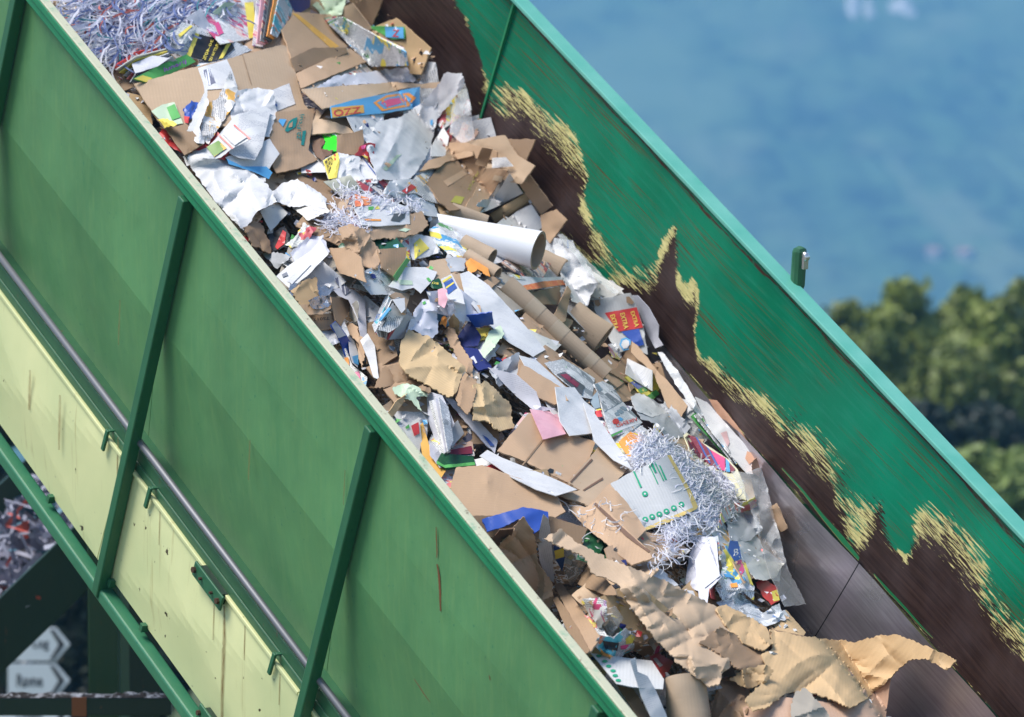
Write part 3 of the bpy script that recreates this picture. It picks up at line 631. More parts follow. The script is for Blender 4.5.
def barcode():
    g = G('barcode_print'); uv = g.uv(); b = g.n('TexNoise', {'Vector': g.mp(uv, (130, 3, 1)), 'Scale': 1.0, 'Detail': 0}); g.fin(g.mix(g.ma('GREATER_THAN', b, .5), (.75, .76, .8), (.16, .17, .24)), .6); MATS['barcode'] = g.m
barcode()
paper('inkpage', (.66, .67, .71), .55, row=130); paper('palered', (.78, .52, .52), .3, inkc=(.7, .3, .3)); paper('slate', (.24, .31, .36)); paper('orangered', (.85, .22, .10), .5, inkc=(.95, .65, .2), row=40); paper('kraftgold', (.62, .47, .16))
news('tomato', (.75, .3, .1), 12, [(.7, .06, .03), (.85, .45, .05), (.15, .3, .05), (.8, .2, .05)], .95, .1); news('greyphoto', (.4, .42, .44), 14, [(.08, .09, .1), (.3, .32, .34), (.5, .52, .53), (.16, .18, .2), (.62, .62, .63)], .95, .3)
def gradient():
    g = G('gradient_cover'); g.fin(g.ramp(g.noise(g.mp(g.uv(), (2, 9, 1)), 1, 1), [(.3, (.10, .12, .12)), (.5, (.36, .37, .30)), (.7, (.6, .6, .55))]), .3); MATS['gradient'] = g.m
gradient()
MATS['whiteplastic'] = G('white_plastic').fin((.78, .79, .82), .3)

# ------------------------------------------------------------------ the pile: one raster of how far each spot stands above the bed
ST_ = 2.0; X0, Y0 = -60.0, -80.0; NXr, NYr = 580, 440
gx = X0 + ST_ * np.arange(NXr); gy = Y0 + ST_ * np.arange(NYr); GX, GY = np.meshgrid(gx, gy)
def bed_n(a, y):
    n = np.interp(y, [-.5, 0, .3, .9, 1.5, 2.0, 2.4, 2.62], [-.46, -.42, -.36, -.27, -.36, -.58, -.82, -1.0])
    s = np.clip((y - 1.5) / .9, 0, 1); s = s * s * (3 - 2 * s)
    return n - s * .085 * np.clip(a + 2.2, 0, 3.4) + .02 * np.sin(a * 3.7 + y * 2) * np.sin(y * 4.1 + a)
def ray_t(px, py):
    r = ray(px, py); lo = np.full(np.shape(px), 14.0); hi = np.full(np.shape(px), 32.0)
    for _ in range(34):
        md = (lo + hi) / 2; P = EYE + r * md[..., None]
        below = (P @ NX) < bed_n(P @ AX, P[..., 1]); hi = np.where(below, md, hi); lo = np.where(below, lo, md)
    tw = (YW - .03 - EYE[1]) / r[..., 1]
    # lower plate: (y - YW) * .97 - (n - NF) * .245 = 0
    A_ = YX * .97 - NX * .245; kk = YW * .97 - NF * .245 - .03
    tp = (kk - EYE @ A_) / (r @ A_)
    return np.minimum(np.minimum(hi, tw), tp)
TB = ray_t(GX, GY)
def smooth(a, k, it=1):
    for _ in range(it):
        for ax in (0, 1):
            p = np.pad(a, [(k, k) if i == ax else (0, 0) for i in (0, 1)], mode='edge'); c = np.cumsum(p, ax)
            z = np.zeros_like(np.take(c, [0], ax)); c = np.concatenate([z, c], ax); n_ = a.shape[ax]
            a = (np.take(c, np.arange(2 * k + 1, 2 * k + 1 + n_), ax) - np.take(c, np.arange(0, n_), ax)) / (2 * k + 1)
    return a
_r0 = np.random.default_rng(11)
LB = smooth(_r0.normal(size=TB.shape), 9, 2); LB = LB / LB.std() * .05
_f = smooth(_r0.normal(size=TB.shape), 3, 2); LB = LB + _f / _f.std() * .02
for px_, py_, rd, dp in ((425, 440, 34, .34), (560, 585, 34, .30), (700, 565, 24, .22), (345, 330, 26, .2), (585, 610, 30, .22), (395, 245, 14, .16), (640, 640, 26, .2), (330, 240, 18, .12), (505, 510, 22, .15), (460, 345, 18, .12)):
    LB -= dp * np.exp(-(((GX - px_) ** 2 + (GY - py_) ** 2) / rd ** 2) ** 1.5)
LB0 = LB.copy()
IDB = np.full(TB.shape, -1, int); ITEMS = []
def bil(A, px, py):
    fx = np.clip((np.asarray(px) - X0) / ST_, 0, NXr - 1.001); fy = np.clip((np.asarray(py) - Y0) / ST_, 0, NYr - 1.001)
    i = fx.astype(int); j = fy.astype(int); u = fx - i; v = fy - j
    return (A[j, i] * (1 - u) + A[j, i + 1] * u) * (1 - v) + (A[j + 1, i] * (1 - u) + A[j + 1, i + 1] * u) * v
def inpoly(px, py, poly):
    ins = np.zeros(np.shape(px), bool)
    for i in range(len(poly)):
        (x0, y0), (x1, y1) = poly[i], poly[(i + 1) % len(poly)]
        if y0 == y1: continue
        c = (y0 > py) != (y1 > py); ins ^= c & (px < (x1 - x0) * (py - y0) / (y1 - y0) + x0)
    return ins
def crinkle(px, py, seed, scale, nd=7):
    r = np.random.default_rng(seed); x = px * .004 * scale; y = py * .004 * scale; out = np.zeros(np.shape(px))
    wx = x + .25 * np.sin(y * 1.7 + seed) ; wy = y + .25 * np.sin(x * 1.3 + seed * 2)
    for k in range(nd):
        th = r.random() * 3.1416; f = .5 * 1.55 ** k; p = (wx * math.cos(th) + wy * math.sin(th)) * f + r.random() * 9
        out += (np.abs((p % 2) - 1) - .5) / f ** .68
    return out * .42
KIND = dict(card=dict(th=.006, gap=.02, blur=5, pct=96, amp=.019, sc=4, tear=.5), paper=dict(th=.0016, gap=.014, blur=5, pct=94, amp=.022, sc=6, tear=.25),
            crum=dict(th=.0016, gap=.016, blur=3, pct=90, amp=.036, sc=11, tear=.9), crush=dict(th=.005, gap=.02, blur=4, pct=90, amp=.05, sc=8, tear=1.3),
            mag=dict(th=.005, gap=.016, blur=4, pct=96, amp=.02, sc=4, tear=.2), film=dict(th=.0012, gap=.03, blur=3, pct=85, amp=.04, sc=7, tear=.6), flat=dict(th=.003, gap=.016, blur=5, pct=97, amp=.012, sc=3, tear=.1))
ZO = {1: (50, 0, 4.096), 2: (250, 0, 4.096), 3: (170, 120, 4.096), 4: (370, 120, 4.096), 5: (260, 260, 4.096), 6: (460, 230, 4.096), 7: (380, 360, 4.096), 8: (560, 360, 4.096), 9: (470, 480, 4.096), 10: (620, 540, 3.012), 11: (0, 0, 3.012), 0: (0, 0, 1),
      21: (590, 375, 10.24), 22: (590, 290, 10.24), 23: (260, 90, 11.95), 24: (180, 20, 10.24), 25: (600, 440, 7.967), 27: (290, 290, 10.24), 28: (700, 520, 8.96), 31: (60, 0, 10.24), 32: (310, 130, 12.8), 33: (330, 180, 11.378), 34: (370, 270, 10.24), 35: (385, 390, 7.17), 36: (560, 560, 4.567), 37: (670, 430, 10.24)}
def zc(z, p):
    x0, y0, s = ZO[z]; return [(x0 + q[0] / s, y0 + q[1] / s) for q in p]
seedc = [100]
def P3(px, py, t): return EYE + ray(px, py) * np.asarray(t)[..., None]
def cdt(poly, res, jit=True, tear=0, seed=0, fixed=None):
    r = random.Random(seed); B = []
    k = len(poly); nz = [r.uniform(-1, 1) for _ in range(400)]; q = 0
    for i in range(k):
        (x0, y0), (x1, y1) = poly[i], poly[(i + 1) % k]; L = math.hypot(x1 - x0, y1 - y0); n_ = max(1, int(L / (res * .8))); nx_, ny_ = (y1 - y0) / (L + 1e-6), -(x1 - x0) / (L + 1e-6)
        for j in range(n_):
            f = j / n_; q += 1; o = 0 if j == 0 else tear * (nz[q % 400] * .7 + .6 * nz[(q // 3) % 400])
            B.append((x0 + (x1 - x0) * f + nx_ * o, y0 + (y1 - y0) * f + ny_ * o))
    xs = [b[0] for b in B]; ys = [b[1] for b in B]
    ax, ay = np.meshgrid(np.arange(min(xs), max(xs), res), np.arange(min(ys), max(ys), res * .87)); ax = ax + (np.arange(ax.shape[0]) % 2)[:, None] * res * .5
    rr = np.random.default_rng(seed + 1); ax = ax.ravel() + rr.uniform(-.15, .15, ax.size) * res; ay = ay.ravel() + rr.uniform(-.15, .15, ay.size) * res
    ins = inpoly(ax, ay, B); ax = ax[ins]; ay = ay[ins]
    Bn = np.array(B)
    if len(ax):
        d = np.min((ax[:, None] - Bn[None, :, 0]) ** 2 + (ay[:, None] - Bn[None, :, 1]) ** 2, axis=1) > (res * .45) ** 2; ax = ax[d]; ay = ay[d]
    pts = [Vector(b) for b in B] + [Vector((float(a), float(b))) for a, b in zip(ax, ay)]
    n_ = len(B); res_ = geometry.delaunay_2d_cdt(pts, [], [list(range(n_))], 1, 1e-4)
    V = np.array([tuple(v) for v in res_[0]]); F = [tuple(f) for f in res_[2] if len(f) == 3]
    return V, F
def solid(P, F, th):
    """thick sheet from a triangle net; the back lies th behind the front, edges closed"""
    F = np.array(F); a = P[F[:, 0]]; nn = np.cross(P[F[:, 1]] - a, P[F[:, 2]] - a); vn = np.zeros_like(P)
    for j in range(3): np.add.at(vn, F[:, j], nn)
    vn /= np.linalg.norm(vn, axis=1)[:, None] + 1e-12
    if ((P.mean(0) - EYE) @ nn.sum(0)) > 0: F = F[:, ::-1]; vn = -vn
    cnt = {}
    for f in F:
        for i in range(3):
            e = (f[i], f[(i + 1) % 3]); cnt[e] = 1
    ed = [e for e in cnt if (e[1], e[0]) not in cnt]; k = len(P)
    return np.concatenate([P, P - vn * th]), [tuple(f) for f in F] + [tuple(k + i for i in f[::-1]) for f in F] + [(e[1], e[0], k + e[0], k + e[1]) for e in ed]
def mkmesh(name, P, F, mat, parent=None, uv=None, smooth_=True, origin=None):
    me = bpy.data.meshes.new(name); C = np.array(origin) if origin is not None else P.mean(0); me.from_pydata((P - C).tolist(), [], [tuple(int(i) for i in f) for f in F]); me.materials.append(MATS[mat] if isinstance(mat, str) else mat)
    if smooth_: me.polygons.foreach_set('use_smooth', [True] * len(F))
    if uv is not None:
        ul = me.uv_layers.new(name='UVMap'); li = np.empty(len(me.loops), int); me.loops.foreach_get('vertex_index', li); ul.data.foreach_set('uv', uv[li].astype(np.float32).ravel())
    me.update()
    if smooth_: me.set_sharp_from_angle(angle=.38)
    o = bpy.data.objects.new(name, me); COL.objects.link(o)
    if parent is not None: o.parent = parent
    else: o.location = C
    return o, C
def make_creases(poly, seed, sc, full):
    r = np.random.default_rng(seed + 5); xs = [p[0] for p in poly]; ys = [p[1] for p in poly]; bw, bh = max(xs) - min(xs), max(ys) - min(ys); q = 7.0 / sc
    n_ = int(min(170, max(5, bw * bh / (210 * q * q) * (1.0 if full else .22)))); C = []
    for _ in range(n_):
        w_ = q * (1.3 + 6 * r.random() ** 2); C.append((min(xs) + bw * r.random(), min(ys) + bh * r.random(), r.random() * math.pi, w_, w_ * (3 + 7 * r.random()), (1 if r.random() < .55 else -1) * (.35 + .8 * r.random()) * (w_ / 5.5) ** .8, r.normal() * .012))
    return C
def creases(px, py, C):
    out = np.zeros(np.shape(px))
    for x, y, th, w_, l, a, bend in C:
        dx = px - x; dy = py - y; t = dx * math.cos(th) + dy * math.sin(th); d = -dx * math.sin(th) + dy * math.cos(th) + bend * t * t
        out += a * np.exp(-np.abs(d) / w_ - (t / l) ** 2)
    return out
class Surf: pass
def surface(poly, kd, lifts, lift, seed, amp=None, sc=None, order=True, pct=None, floor=None):
    k = KIND[kd]; s = Surf(); s.amp = k['amp'] if amp is None else amp; s.sc = k['sc'] if sc is None else sc; s.seed = seed
    xs = [p[0] for p in poly]; ys = [p[1] for p in poly]
    i0 = max(0, int((min(xs) - X0) / ST_) - 4); i1 = min(NXr, int((max(xs) - X0) / ST_) + 6); j0 = max(0, int((min(ys) - Y0) / ST_) - 4); j1 = min(NYr, int((max(ys) - Y0) / ST_) + 6)
    sl_ = (slice(j0, j1), slice(i0, i1)); x = GX[sl_]; y = GY[sl_]; ins = inpoly(x, y, poly); B = LB[sl_]
    if ins.sum() < 4: ins = ((x - np.mean(xs)) ** 2 + (y - np.mean(ys)) ** 2) < 36
    A = np.stack([x[ins], y[ins], np.ones(ins.sum())], 1); co = np.linalg.lstsq(A, B[ins], rcond=None)[0]; co[:2] *= .8; Lf = co[0] * x + co[1] * y; Lf = Lf + np.mean(B[ins] - Lf[ins])
    if any(lifts):
        W_ = sum(1 / (((x - p[0]) ** 2 + (y - p[1]) ** 2) + 9) ** 1.25 for p in poly); lf = sum(l / (((x - p[0]) ** 2 + (y - p[1]) ** 2) + 9) ** 1.25 for p, l in zip(poly, lifts)) / W_
        Lf = Lf + lf
    kf = 1.55 if kd == 'crum' else 1.05 if kd == 'crush' else 1.0; s.C = make_creases(poly, seed, s.sc, kd in ('crum', 'crush', 'film')); s.f = lambda X, Y: (crinkle(X, Y, seed, s.sc * .6, 3) * (.3 if kd == 'crush' else .45) + creases(X, Y, s.C) * .8 * kf) * s.amp
    cr = s.f(x, y)
    sh = np.percentile((B + k['gap'] - Lf - cr * .5)[ins], k['pct'] if pct is None else pct); L = Lf + max(sh, -.05) + lift
    need = B + k['gap'] + s.amp * .35
    L = np.where(ins, np.maximum(L, need), L); L = smooth(L, k['blur']); L = np.where(ins, np.maximum(L, B + k['gap'] * .6 + s.amp * .3), L); L = smooth(L, 1)
    s.L = L; s.x0 = gx[i0]; s.y0 = gy[j0]; s.ins = ins; s.sl = sl_; s.cr = cr; s.th = k['th']
    def ev(px, py):
        fx = np.clip((px - s.x0) / ST_, 0, L.shape[1] - 1.001); fy = np.clip((py - s.y0) / ST_, 0, L.shape[0] - 1.001); i = fx.astype(int); j = fy.astype(int); u = fx - i; v = fy - j
        l = (L[j, i] * (1 - u) + L[j, i + 1] * u) * (1 - v) + (L[j + 1, i] * (1 - u) + L[j + 1, i + 1] * u) * v
        return l + s.f(px, py)
    s.ev = ev; return s
def I(z, name, label, cat, kd, mat, poly, group=None, parts=(), lift=0., amp=None, sc=None, tear=None, th=None, res=None, pct=None, seed=None, parent=None, smooth_=True, commit=True):
    """one sheet of waste lying on whatever is under it; poly in picture-read coordinates of zone z, third value = how far that corner curls up"""
    seedc[0] += 1; seed = seed or seedc[0]; k = KIND[kd]
    lf = [p[2] if len(p) > 2 else 0. for p in poly]; pp = zc(z, poly)
    s = surface(pp, kd, lf, lift, seed, amp, sc, pct=pct)
    te = (k['tear'] if tear is None else tear)
    V, F = cdt(pp, res or (2.3 if kd in ('crum', 'crush') else 3.4), tear=te, seed=seed)
    px, py = V[:, 0], V[:, 1]; L = s.ev(px, py); T = bil(TB, px, py) - L; P = P3(px, py, T)
    c0 = pp[0]; c1 = pp[1]; q = P3(np.array([c0[0], c1[0]]), np.array([c0[1], c1[1]]), np.array([T.mean()] * 2)); e1 = q[1] - q[0]
    F_ = np.array(F); nm = np.cross(P[F_[:, 1]] - P[F_[:, 0]], P[F_[:, 2]] - P[F_[:, 0]]).sum(0); nm /= np.linalg.norm(nm); e1 = e1 - nm * (e1 @ nm); e1 /= np.linalg.norm(e1) + 1e-9; e2 = np.cross(nm, e1)
    rr = random.Random(seed); off = np.array([rr.uniform(0, 20), rr.uniform(0, 20)])
    S_, SF = solid(P, F, th or k['th']); C = P.mean(0) if parent is None else np.array(WORLD_LOC[parent.name])
    uv = np.stack([(S_ - C) @ e1, (S_ - C) @ e2], 1) + off
    o, _ = mkmesh(name, S_, SF, mat, parent, uv, smooth_, origin=C); WORLD_LOC[o.name] = tuple(C)
    tag(o, label, cat, group)
    idx = len(ITEMS); ITEMS.append(dict(o=o, poly=pp, label=label, c=np.mean(pp, 0), parts=[]))
    for part in parts:
        nm_, pz, dat, pm = part[:4]; oz = pz or z
        if isinstance(dat[0], str):
            TV, TF = text_tris(dat[0], .012); Q = np.array(zc(oz, dat[1])); u = TV[:, 0:1]; v = TV[:, 1:2]
            D = Q[0] * (1 - u) * (1 - v) + Q[1] * u * (1 - v) + Q[2] * u * v + Q[3] * (1 - u) * v; DF = TF; of = .011
        else:
            D, DF = cdt(zc(oz, dat), 3.0, tear=.15, seed=seed + 7); of = part[4] if len(part) > 4 else .007
        l = s.ev(D[:, 0], D[:, 1]) + of; Pd = P3(D[:, 0], D[:, 1], bil(TB, D[:, 0], D[:, 1]) - l); uvd = np.stack([(Pd - C) @ e1, (Pd - C) @ e2], 1) + off
        d, _ = mkmesh(nm_, Pd, DF, pm, o, uvd, True, origin=C); ITEMS[idx]['parts'].append(d)
    if commit:
        tgt = s.L + np.maximum(s.cr, 0) * .6; b = LB[s.sl]; b[s.ins] = np.maximum(b[s.ins], tgt[s.ins]); IDB[s.sl][s.ins] = idx
    return o
def roll(name, label, cat, z, p0, r0, p1, r1, tilt, mat, wall=.16, flat=1.0, lift=0., group=None, bands=(), rot=0, N=28, dent=.03, inner=None):
    (x0, y0), (x1, y1) = zc(z, [p0, p1]); s_ = ZO[z][2]; r0 /= s_; r1 /= s_; ln = math.hypot(x1 - x0, y1 - y0); tx, ty = (x1 - x0) / ln, (y1 - y0) / ln
    fp = [(x0 - ty * r0, y0 + tx * r0), (x1 - ty * r1, y1 + tx * r1), (x1 + ty * r1, y1 - tx * r1), (x0 + ty * r0, y0 - tx * r0)]
    ins = inpoly(GX, GY, fp); mt = float(bil(TB, (x0 + x1) / 2, (y0 + y1) / 2)); m = mt / FPX; tm = mt - (np.percentile(LB[ins], 80) + (r0 + r1) / 2 * m * .75 * flat + lift); dt = -tilt * ln * m
    A = P3(np.array([x0, x1]), np.array([y0, y1]), np.array([tm - dt / 2, tm + dt / 2])); d = A[1] - A[0]; Ln = np.linalg.norm(d); d /= Ln
    vw = -ray(x0, y0); vw /= np.linalg.norm(vw); e1 = np.cross(d, vw); e1 /= np.linalg.norm(e1); e2 = np.cross(e1, d); cr_, sr_ = math.cos(rot), math.sin(rot); e1, e2 = e1 * cr_ + e2 * sr_, e2 * cr_ - e1 * sr_
    K = 14; seedc[0] += 1; rr = np.random.default_rng(seedc[0]); ph = rr.random(6) * 6; V = []; UV = []
    def ring(f, sc_): 
        R = (r0 + (r1 - r0) * f) * m; out = []
        for j in range(N):
            a = 2 * math.pi * j / N; q = 1 + dent * (math.sin(2 * a + ph[0] + f * 3) + .6 * math.sin(3 * a + ph[1] - f * 5) + .4 * math.sin(f * 11 + ph[2] + a))
            th = R * (1 - sc_) ; ca, sa = math.cos(a), math.sin(a)
            out.append(A[0] + d * Ln * f + e1 * ca * max(R * q - th, .001) + e2 * sa * max(R * flat * q - th, .0015))
        return out
    F = []; R1 = (r0 + r1) / 2 * m
    for i in range(K + 1): V += ring(i / K, 1.0); UV += [(R1 * 6.283 * j / N + 3 * ph[3], Ln * i / K) for j in range(N)]
    for i in range(K): F += [(i * N + j, i * N + (j + 1) % N, (i + 1) * N + (j + 1) % N, (i + 1) * N + j) for j in range(N)]
    b = len(V)
    for i in range(K + 1): V += ring(i / K, 1 - wall); UV += [(R1 * 6.283 * j / N + 7, Ln * i / K + 9) for j in range(N)]
    for i in range(K): F += [(b + i * N + j, b + (i + 1) * N + j, b + (i + 1) * N + (j + 1) % N, b + i * N + (j + 1) % N) for j in range(N)]
    for i, sg_ in ((0, 1), (K, -1)):
        o_ = i * N; F += [((o_ + j, b + o_ + j, b + o_ + (j + 1) % N, o_ + (j + 1) % N)[::sg_]) for j in range(N)]
    o, C = mkmesh(name, np.array(V), F, mat, None, np.array(UV)); WORLD_LOC[o.name] = tuple(C); tag(o, label, cat, group); o.data.materials.append(MATS[inner or mat])
    me = o.data; nf = len(F); mi = [0] * nf
    for q in range(K * N, nf): mi[q] = 1
    me.polygons.foreach_set('material_index', mi)
    mo = o.modifiers.new('edge', 'EDGE_SPLIT'); mo.split_angle = 1.0
    idx = len(ITEMS); ITEMS.append(dict(o=o, poly=fp, label=label, c=np.mean(fp, 0), parts=[]))
    for f0, f1 in bands:
        Vb = []; kk = 4
        for i in range(kk + 1): 
            c = ring(f0 + (f1 - f0) * i / kk, 1.0); ce = A[0] + d * Ln * (f0 + (f1 - f0) * i / kk); Vb += [ce + (q - ce) * 1.025 for q in c]
        bo, _ = mkmesh('tape_band', np.array(Vb), [(i * N + j, i * N + (j + 1) % N, (i + 1) * N + (j + 1) % N, (i + 1) * N + j) for i in range(kk) for j in range(N)], 'tape', o, np.array([(q * .01, 0) for q in range(len(Vb))]), True, origin=C)
    tt = tm - dt / 2 + dt * np.clip(((GX - x0) * tx + (GY - y0) * ty) / ln, 0, 1); Lr = TB - tt + (r0 + r1) / 2 * m * .7 * flat; LB[ins] = np.maximum(LB[ins], Lr[ins]); IDB[ins] = idx
    return o
card('tape', (.50, .395, .28), 0, .1); MATS['tape'].node_tree.nodes['Principled BSDF'].inputs['Roughness'].default_value = .3
def shredmat(name, col):
    g = G(name); tl = g.n('BsdfTranslucent', {'Color': (*col, 1)}); g.fin(col, .8); mx = g.n('MixShader', {0: .45, 1: g.p.outputs[0], 2: tl}); g.t.links.new(mx, g.out.inputs[0]); MATS[name] = g.m
shredmat('shred_white', (.88, .88, .90)); shredmat('shred_lilac', (.80, .81, .92)); shredmat('shred_grey', (.55, .56, .66)); shredmat('shred_red', (.75, .22, .18)); shredmat('shred_blue', (.20, .26, .50)); shredmat('shred_teal', (.1, .35, .40))
SHM = {'white': 'shred_white', 'lilac': 'shred_lilac', 'grey': 'shred_grey', 'red': 'shred_red', 'inkblue': 'shred_blue', 'teal': 'shred_teal', 'darkgrey': 'shred_blue'}
def shreds(label, z, poly, n, ln, cols, h=.08, wd=.0042, seed=1, aniso=None, name='shredded_paper'):
    pp = zc(z, poly); r = np.random.default_rng(seed); xs = [p[0] for p in pp]; ys = [p[1] for p in pp]; m = MB(); mats = [SHM[c[0]] for c in cols]; pr = np.array([c[1] for c in cols]); pr = pr / pr.sum()
    if n > 250:
     sf = surface(pp, 'crum', [0] * len(pp), 0, seed, .03, 14); BV, BF = cdt(pp, 3.4, tear=1.5, seed=seed); m.add(P3(BV[:, 0], BV[:, 1], bil(TB, BV[:, 0], BV[:, 1]) - sf.ev(BV[:, 0], BV[:, 1])), BF, 0)
     b_ = LB[sf.sl]; b_[sf.ins] = np.maximum(b_[sf.ins], (sf.L + np.maximum(sf.cr, 0) * .5)[sf.ins])
    k = 0
    while k < n:
        x, y = r.uniform(min(xs), max(xs)), r.uniform(min(ys), max(ys))
        if not inpoly(np.array([x]), np.array([y]), pp)[0]: continue
        k += 1; L = ln * r.uniform(.4, 1.4); sg_ = 7; a = r.uniform(0, 6.283) if aniso is None else aniso[0] + r.normal() * aniso[1]; cur = r.normal() * .22; lift0 = float(bil(LB, x, y)) + .004 + h * r.random() ** 1.3; Ps = []
        ar = h * .5 * r.random(); 
        for i in range(sg_ + 1):
            f = i / sg_; lb = float(bil(LB, x, y)); l = max(lift0 + ar * math.sin(math.pi * f), lb + .004); Ps.append(P3(np.array(x), np.array(y), np.array(float(bil(TB, x, y)) - l))); x += math.cos(a) * L / sg_; y += math.sin(a) * L / sg_ * .8; a += cur + r.normal() * .22
        tw = NX * .8 - ray(x, y) + r.normal(size=3) * .5; V = []; w_ = wd * r.uniform(.6, 1.3)
        for i, p in enumerate(Ps):
            t_ = Ps[min(i + 1, sg_)] - Ps[max(i - 1, 0)]; t_ /= np.linalg.norm(t_) + 1e-9; tw = tw + r.normal(size=3) * .16; sd = np.cross(t_, tw); sd /= np.linalg.norm(sd) + 1e-9; V += [p - sd * w_ / 2, p + sd * w_ / 2]
        m.add(V, [(2 * i, 2 * i + 1, 2 * i + 3, 2 * i + 2) for i in range(sg_)], int(r.choice(len(mats), p=pr)))
    o = m.build(name, [MATS[q] for q in mats]); tag(o, label, 'shredded paper', kind='stuff')
    ins = inpoly(GX, GY, pp); LB[ins] += h * .9; IDB[ins] = -2
    return o
def fan(z, name, label, cat, pa, pb, n, mats, kd='mag', group=None, amp=None, lift0=.0, th=None):
    """one folded bundle seen on its edges: n pages as parts"""
    pa_, pb_ = zc(z, pa), zc(z, pb); c = np.mean(pa_ + pb_, 0); t = float(bil(TB, *c)); C = P3(np.array(c[0]), np.array(c[1]), np.array(t - .05))
    T = thing(name, C, label, cat, group); r = random.Random(len(ITEMS))
    for i in range(n):
        f = i / max(1, n - 1); poly = [(a[0] + (b[0] - a[0]) * f + r.uniform(-.6, .6), a[1] + (b[1] - a[1]) * f + r.uniform(-.6, .6)) for a, b in zip(pa_, pb_)]
        I(0, 'page', None, None, kd, mats[i % len(mats)], poly, parent=T, lift=lift0, amp=amp, th=th)
        ITEMS[-1]['label'] = label
    return T
# bed of compacted waste under everything
bm_ = G('mixed_waste_bed'); _u2 = bm_.n('NewGeometry'); bm_.fin(bm_.ramp(bm_.noise(_u2, 14, 3, .7), [(.0, (.04, .03, .025)), (.4, (.12, .08, .05)), (.47, (.28, .19, .12)), (.54, (.45, .45, .47)), (.6, (.10, .07, .05)), (.7, (.3, .2, .13))], 'CONSTANT'), .9)
m = MB(); aa = np.linspace(-5.4, 2.6, 200); yy = np.linspace(.03, 2.56, 70); A_, Y_ = np.meshgrid(aa, yy, indexing='ij')
_rb = np.random.default_rng(5); bump_ = smooth(_rb.normal(size=A_.shape), 2, 2); bump_ = bump_ / bump_.std() * .03
N_ = bed_n(A_, Y_) - .22 + bump_; yl = np.minimum(Y_, YW - .05 - np.clip(NF - N_, 0, 1) * .2526)
V = (AX * A_[..., None] + YX * yl[..., None] + NX * N_[..., None]).reshape(-1, 3); m.add(V, [(i * 70 + j, (i + 1) * 70 + j, (i + 1) * 70 + j + 1, i * 70 + j + 1) for i in range(199) for j in range(69)])
tag(m.build('waste_bed', bm_.m), 'compacted mixed waste paper deep in the conveyor trough', 'waste', kind='stuff')
# ------------------------------------------------------------------ lower layer: loose sheets and scraps that show in the gaps
EDGE = [(478, 96), (505, 132), (545, 190), (600, 262), (640, 292), (668, 330), (690, 372), (722, 410), (750, 448), (772, 500), (790, 560), (806, 625), (850, 660), (900, 700), (980, 790)]
def right_edge(y): return np.interp(y, [e[1] for e in EDGE], [e[0] for e in EDGE]) if y > 96 else 478 + (y - 96) * .75
FILL = []
FT = [('cardboard_scrap', 'card', ('card', 'card_dark', 'card_pale', 'kraft', 'card_grey'), .34, 'brown cardboard scrap', 'cardboard'), ('paper_sheet', 'paper', ('white', 'white_print', 'lilac', 'offwhite'), .20, 'white paper sheet', 'paper'), ('crumpled_paper', 'crum', ('white', 'white_print', 'news'), .12, 'crumpled white paper', 'paper'),
      ('newspaper_page', 'paper', ('news', 'news2', 'newsred'), .14, 'grey newspaper page', 'newspaper'), ('magazine_page', 'mag', ('mag1', 'mag2', 'mag3', 'mag4', 'mag5', 'mag6'), .16, 'colourful magazine page', 'magazine'), ('packaging_scrap', 'crum', ('blue', 'red', 'dkgreen', 'foil', 'black', 'skyblue'), .07, 'packaging scrap', 'packaging')]
rf = random.Random(21)
for k in range(270):
    y = rf.uniform(-55, 755); xl = 50 + .823 * y - 20; xr = float(right_edge(y)) - 8; x = rf.uniform(xl, xr)
    ty = rf.choices(FT, [f[3] for f in FT])[0]; sz = rf.uniform(16, 42) * (1.25 if ty[1] == 'card' else 1); an = rf.uniform(0, 6.28); nv = rf.choice((4, 4, 4, 5, 6)); asp = rf.uniform(.5, 1)
    poly = []
    for j in range(nv):
        b = 2 * math.pi * (j + .5 + rf.uniform(-.16, .16)) / nv; u, v = sz * math.cos(b) * rf.uniform(.85, 1.15), sz * asp * math.sin(b) * rf.uniform(.85, 1.15)
        poly.append((x + u * math.cos(an) - v * math.sin(an), y + (u * math.sin(an) + v * math.cos(an)) * .85, rf.uniform(-.02, .07)))
    if any(p[0] > float(right_edge(p[1])) for p in poly): continue
    mt = rf.choice(ty[2]); o = I(0, ty[0], None, ty[5], ty[1], mt, poly, res=4.6); FILL.append((len(ITEMS) - 1, ty[4], mt))
# small torn bits, uncountable
sm = ['card', 'white', 'news', 'lilac', 'red', 'navy', 'mag3', 'mag5', 'card_dark', 'green', 'yellow', 'skyblue', 'black']; SMP = np.array([5, 5, 3, 3, .7, .7, .7, .6, 4, .5, .5, .5, 1.2]); SMP = SMP / SMP.sum(); m = MB(); r = np.random.default_rng(9); k = 0
while k < 2600:
    y = r.uniform(-50, 750); x = r.uniform(50 + .823 * y - 15, float(right_edge(y)) - 16); k += 1
    l = float(bil(LB, x, y)) + .003 + .010 * r.random(); c = P3(np.array(x), np.array(y), np.array(float(bil(TB, x, y)) - l)); nn = NX + r.normal(size=3) * .3 - YX * .1; e1 = np.cross(nn, r.normal(size=3)); e1 /= np.linalg.norm(e1); e2 = np.cross(nn, e1); e2 /= np.linalg.norm(e2); s = r.uniform(.008, .026)
    q = [c + e1 * s * math.cos(a) * r.uniform(.7, 1.2) + e2 * s * .7 * math.sin(a) + nn * r.uniform(-.006, .006) for a in (0.4, 1.9, 3.4, 4.9)]; m.add(q, [(0, 1, 2), (0, 2, 3)], int(r.choice(len(sm), p=SMP)))
tag(m.build('paper_scraps', [MATS[q] for q in sm], uvf=lambda V: V[:, :2] * 3 + V[:, 2:]), 'small torn scraps of paper and card among the waste', 'paper scraps', kind='stuff')

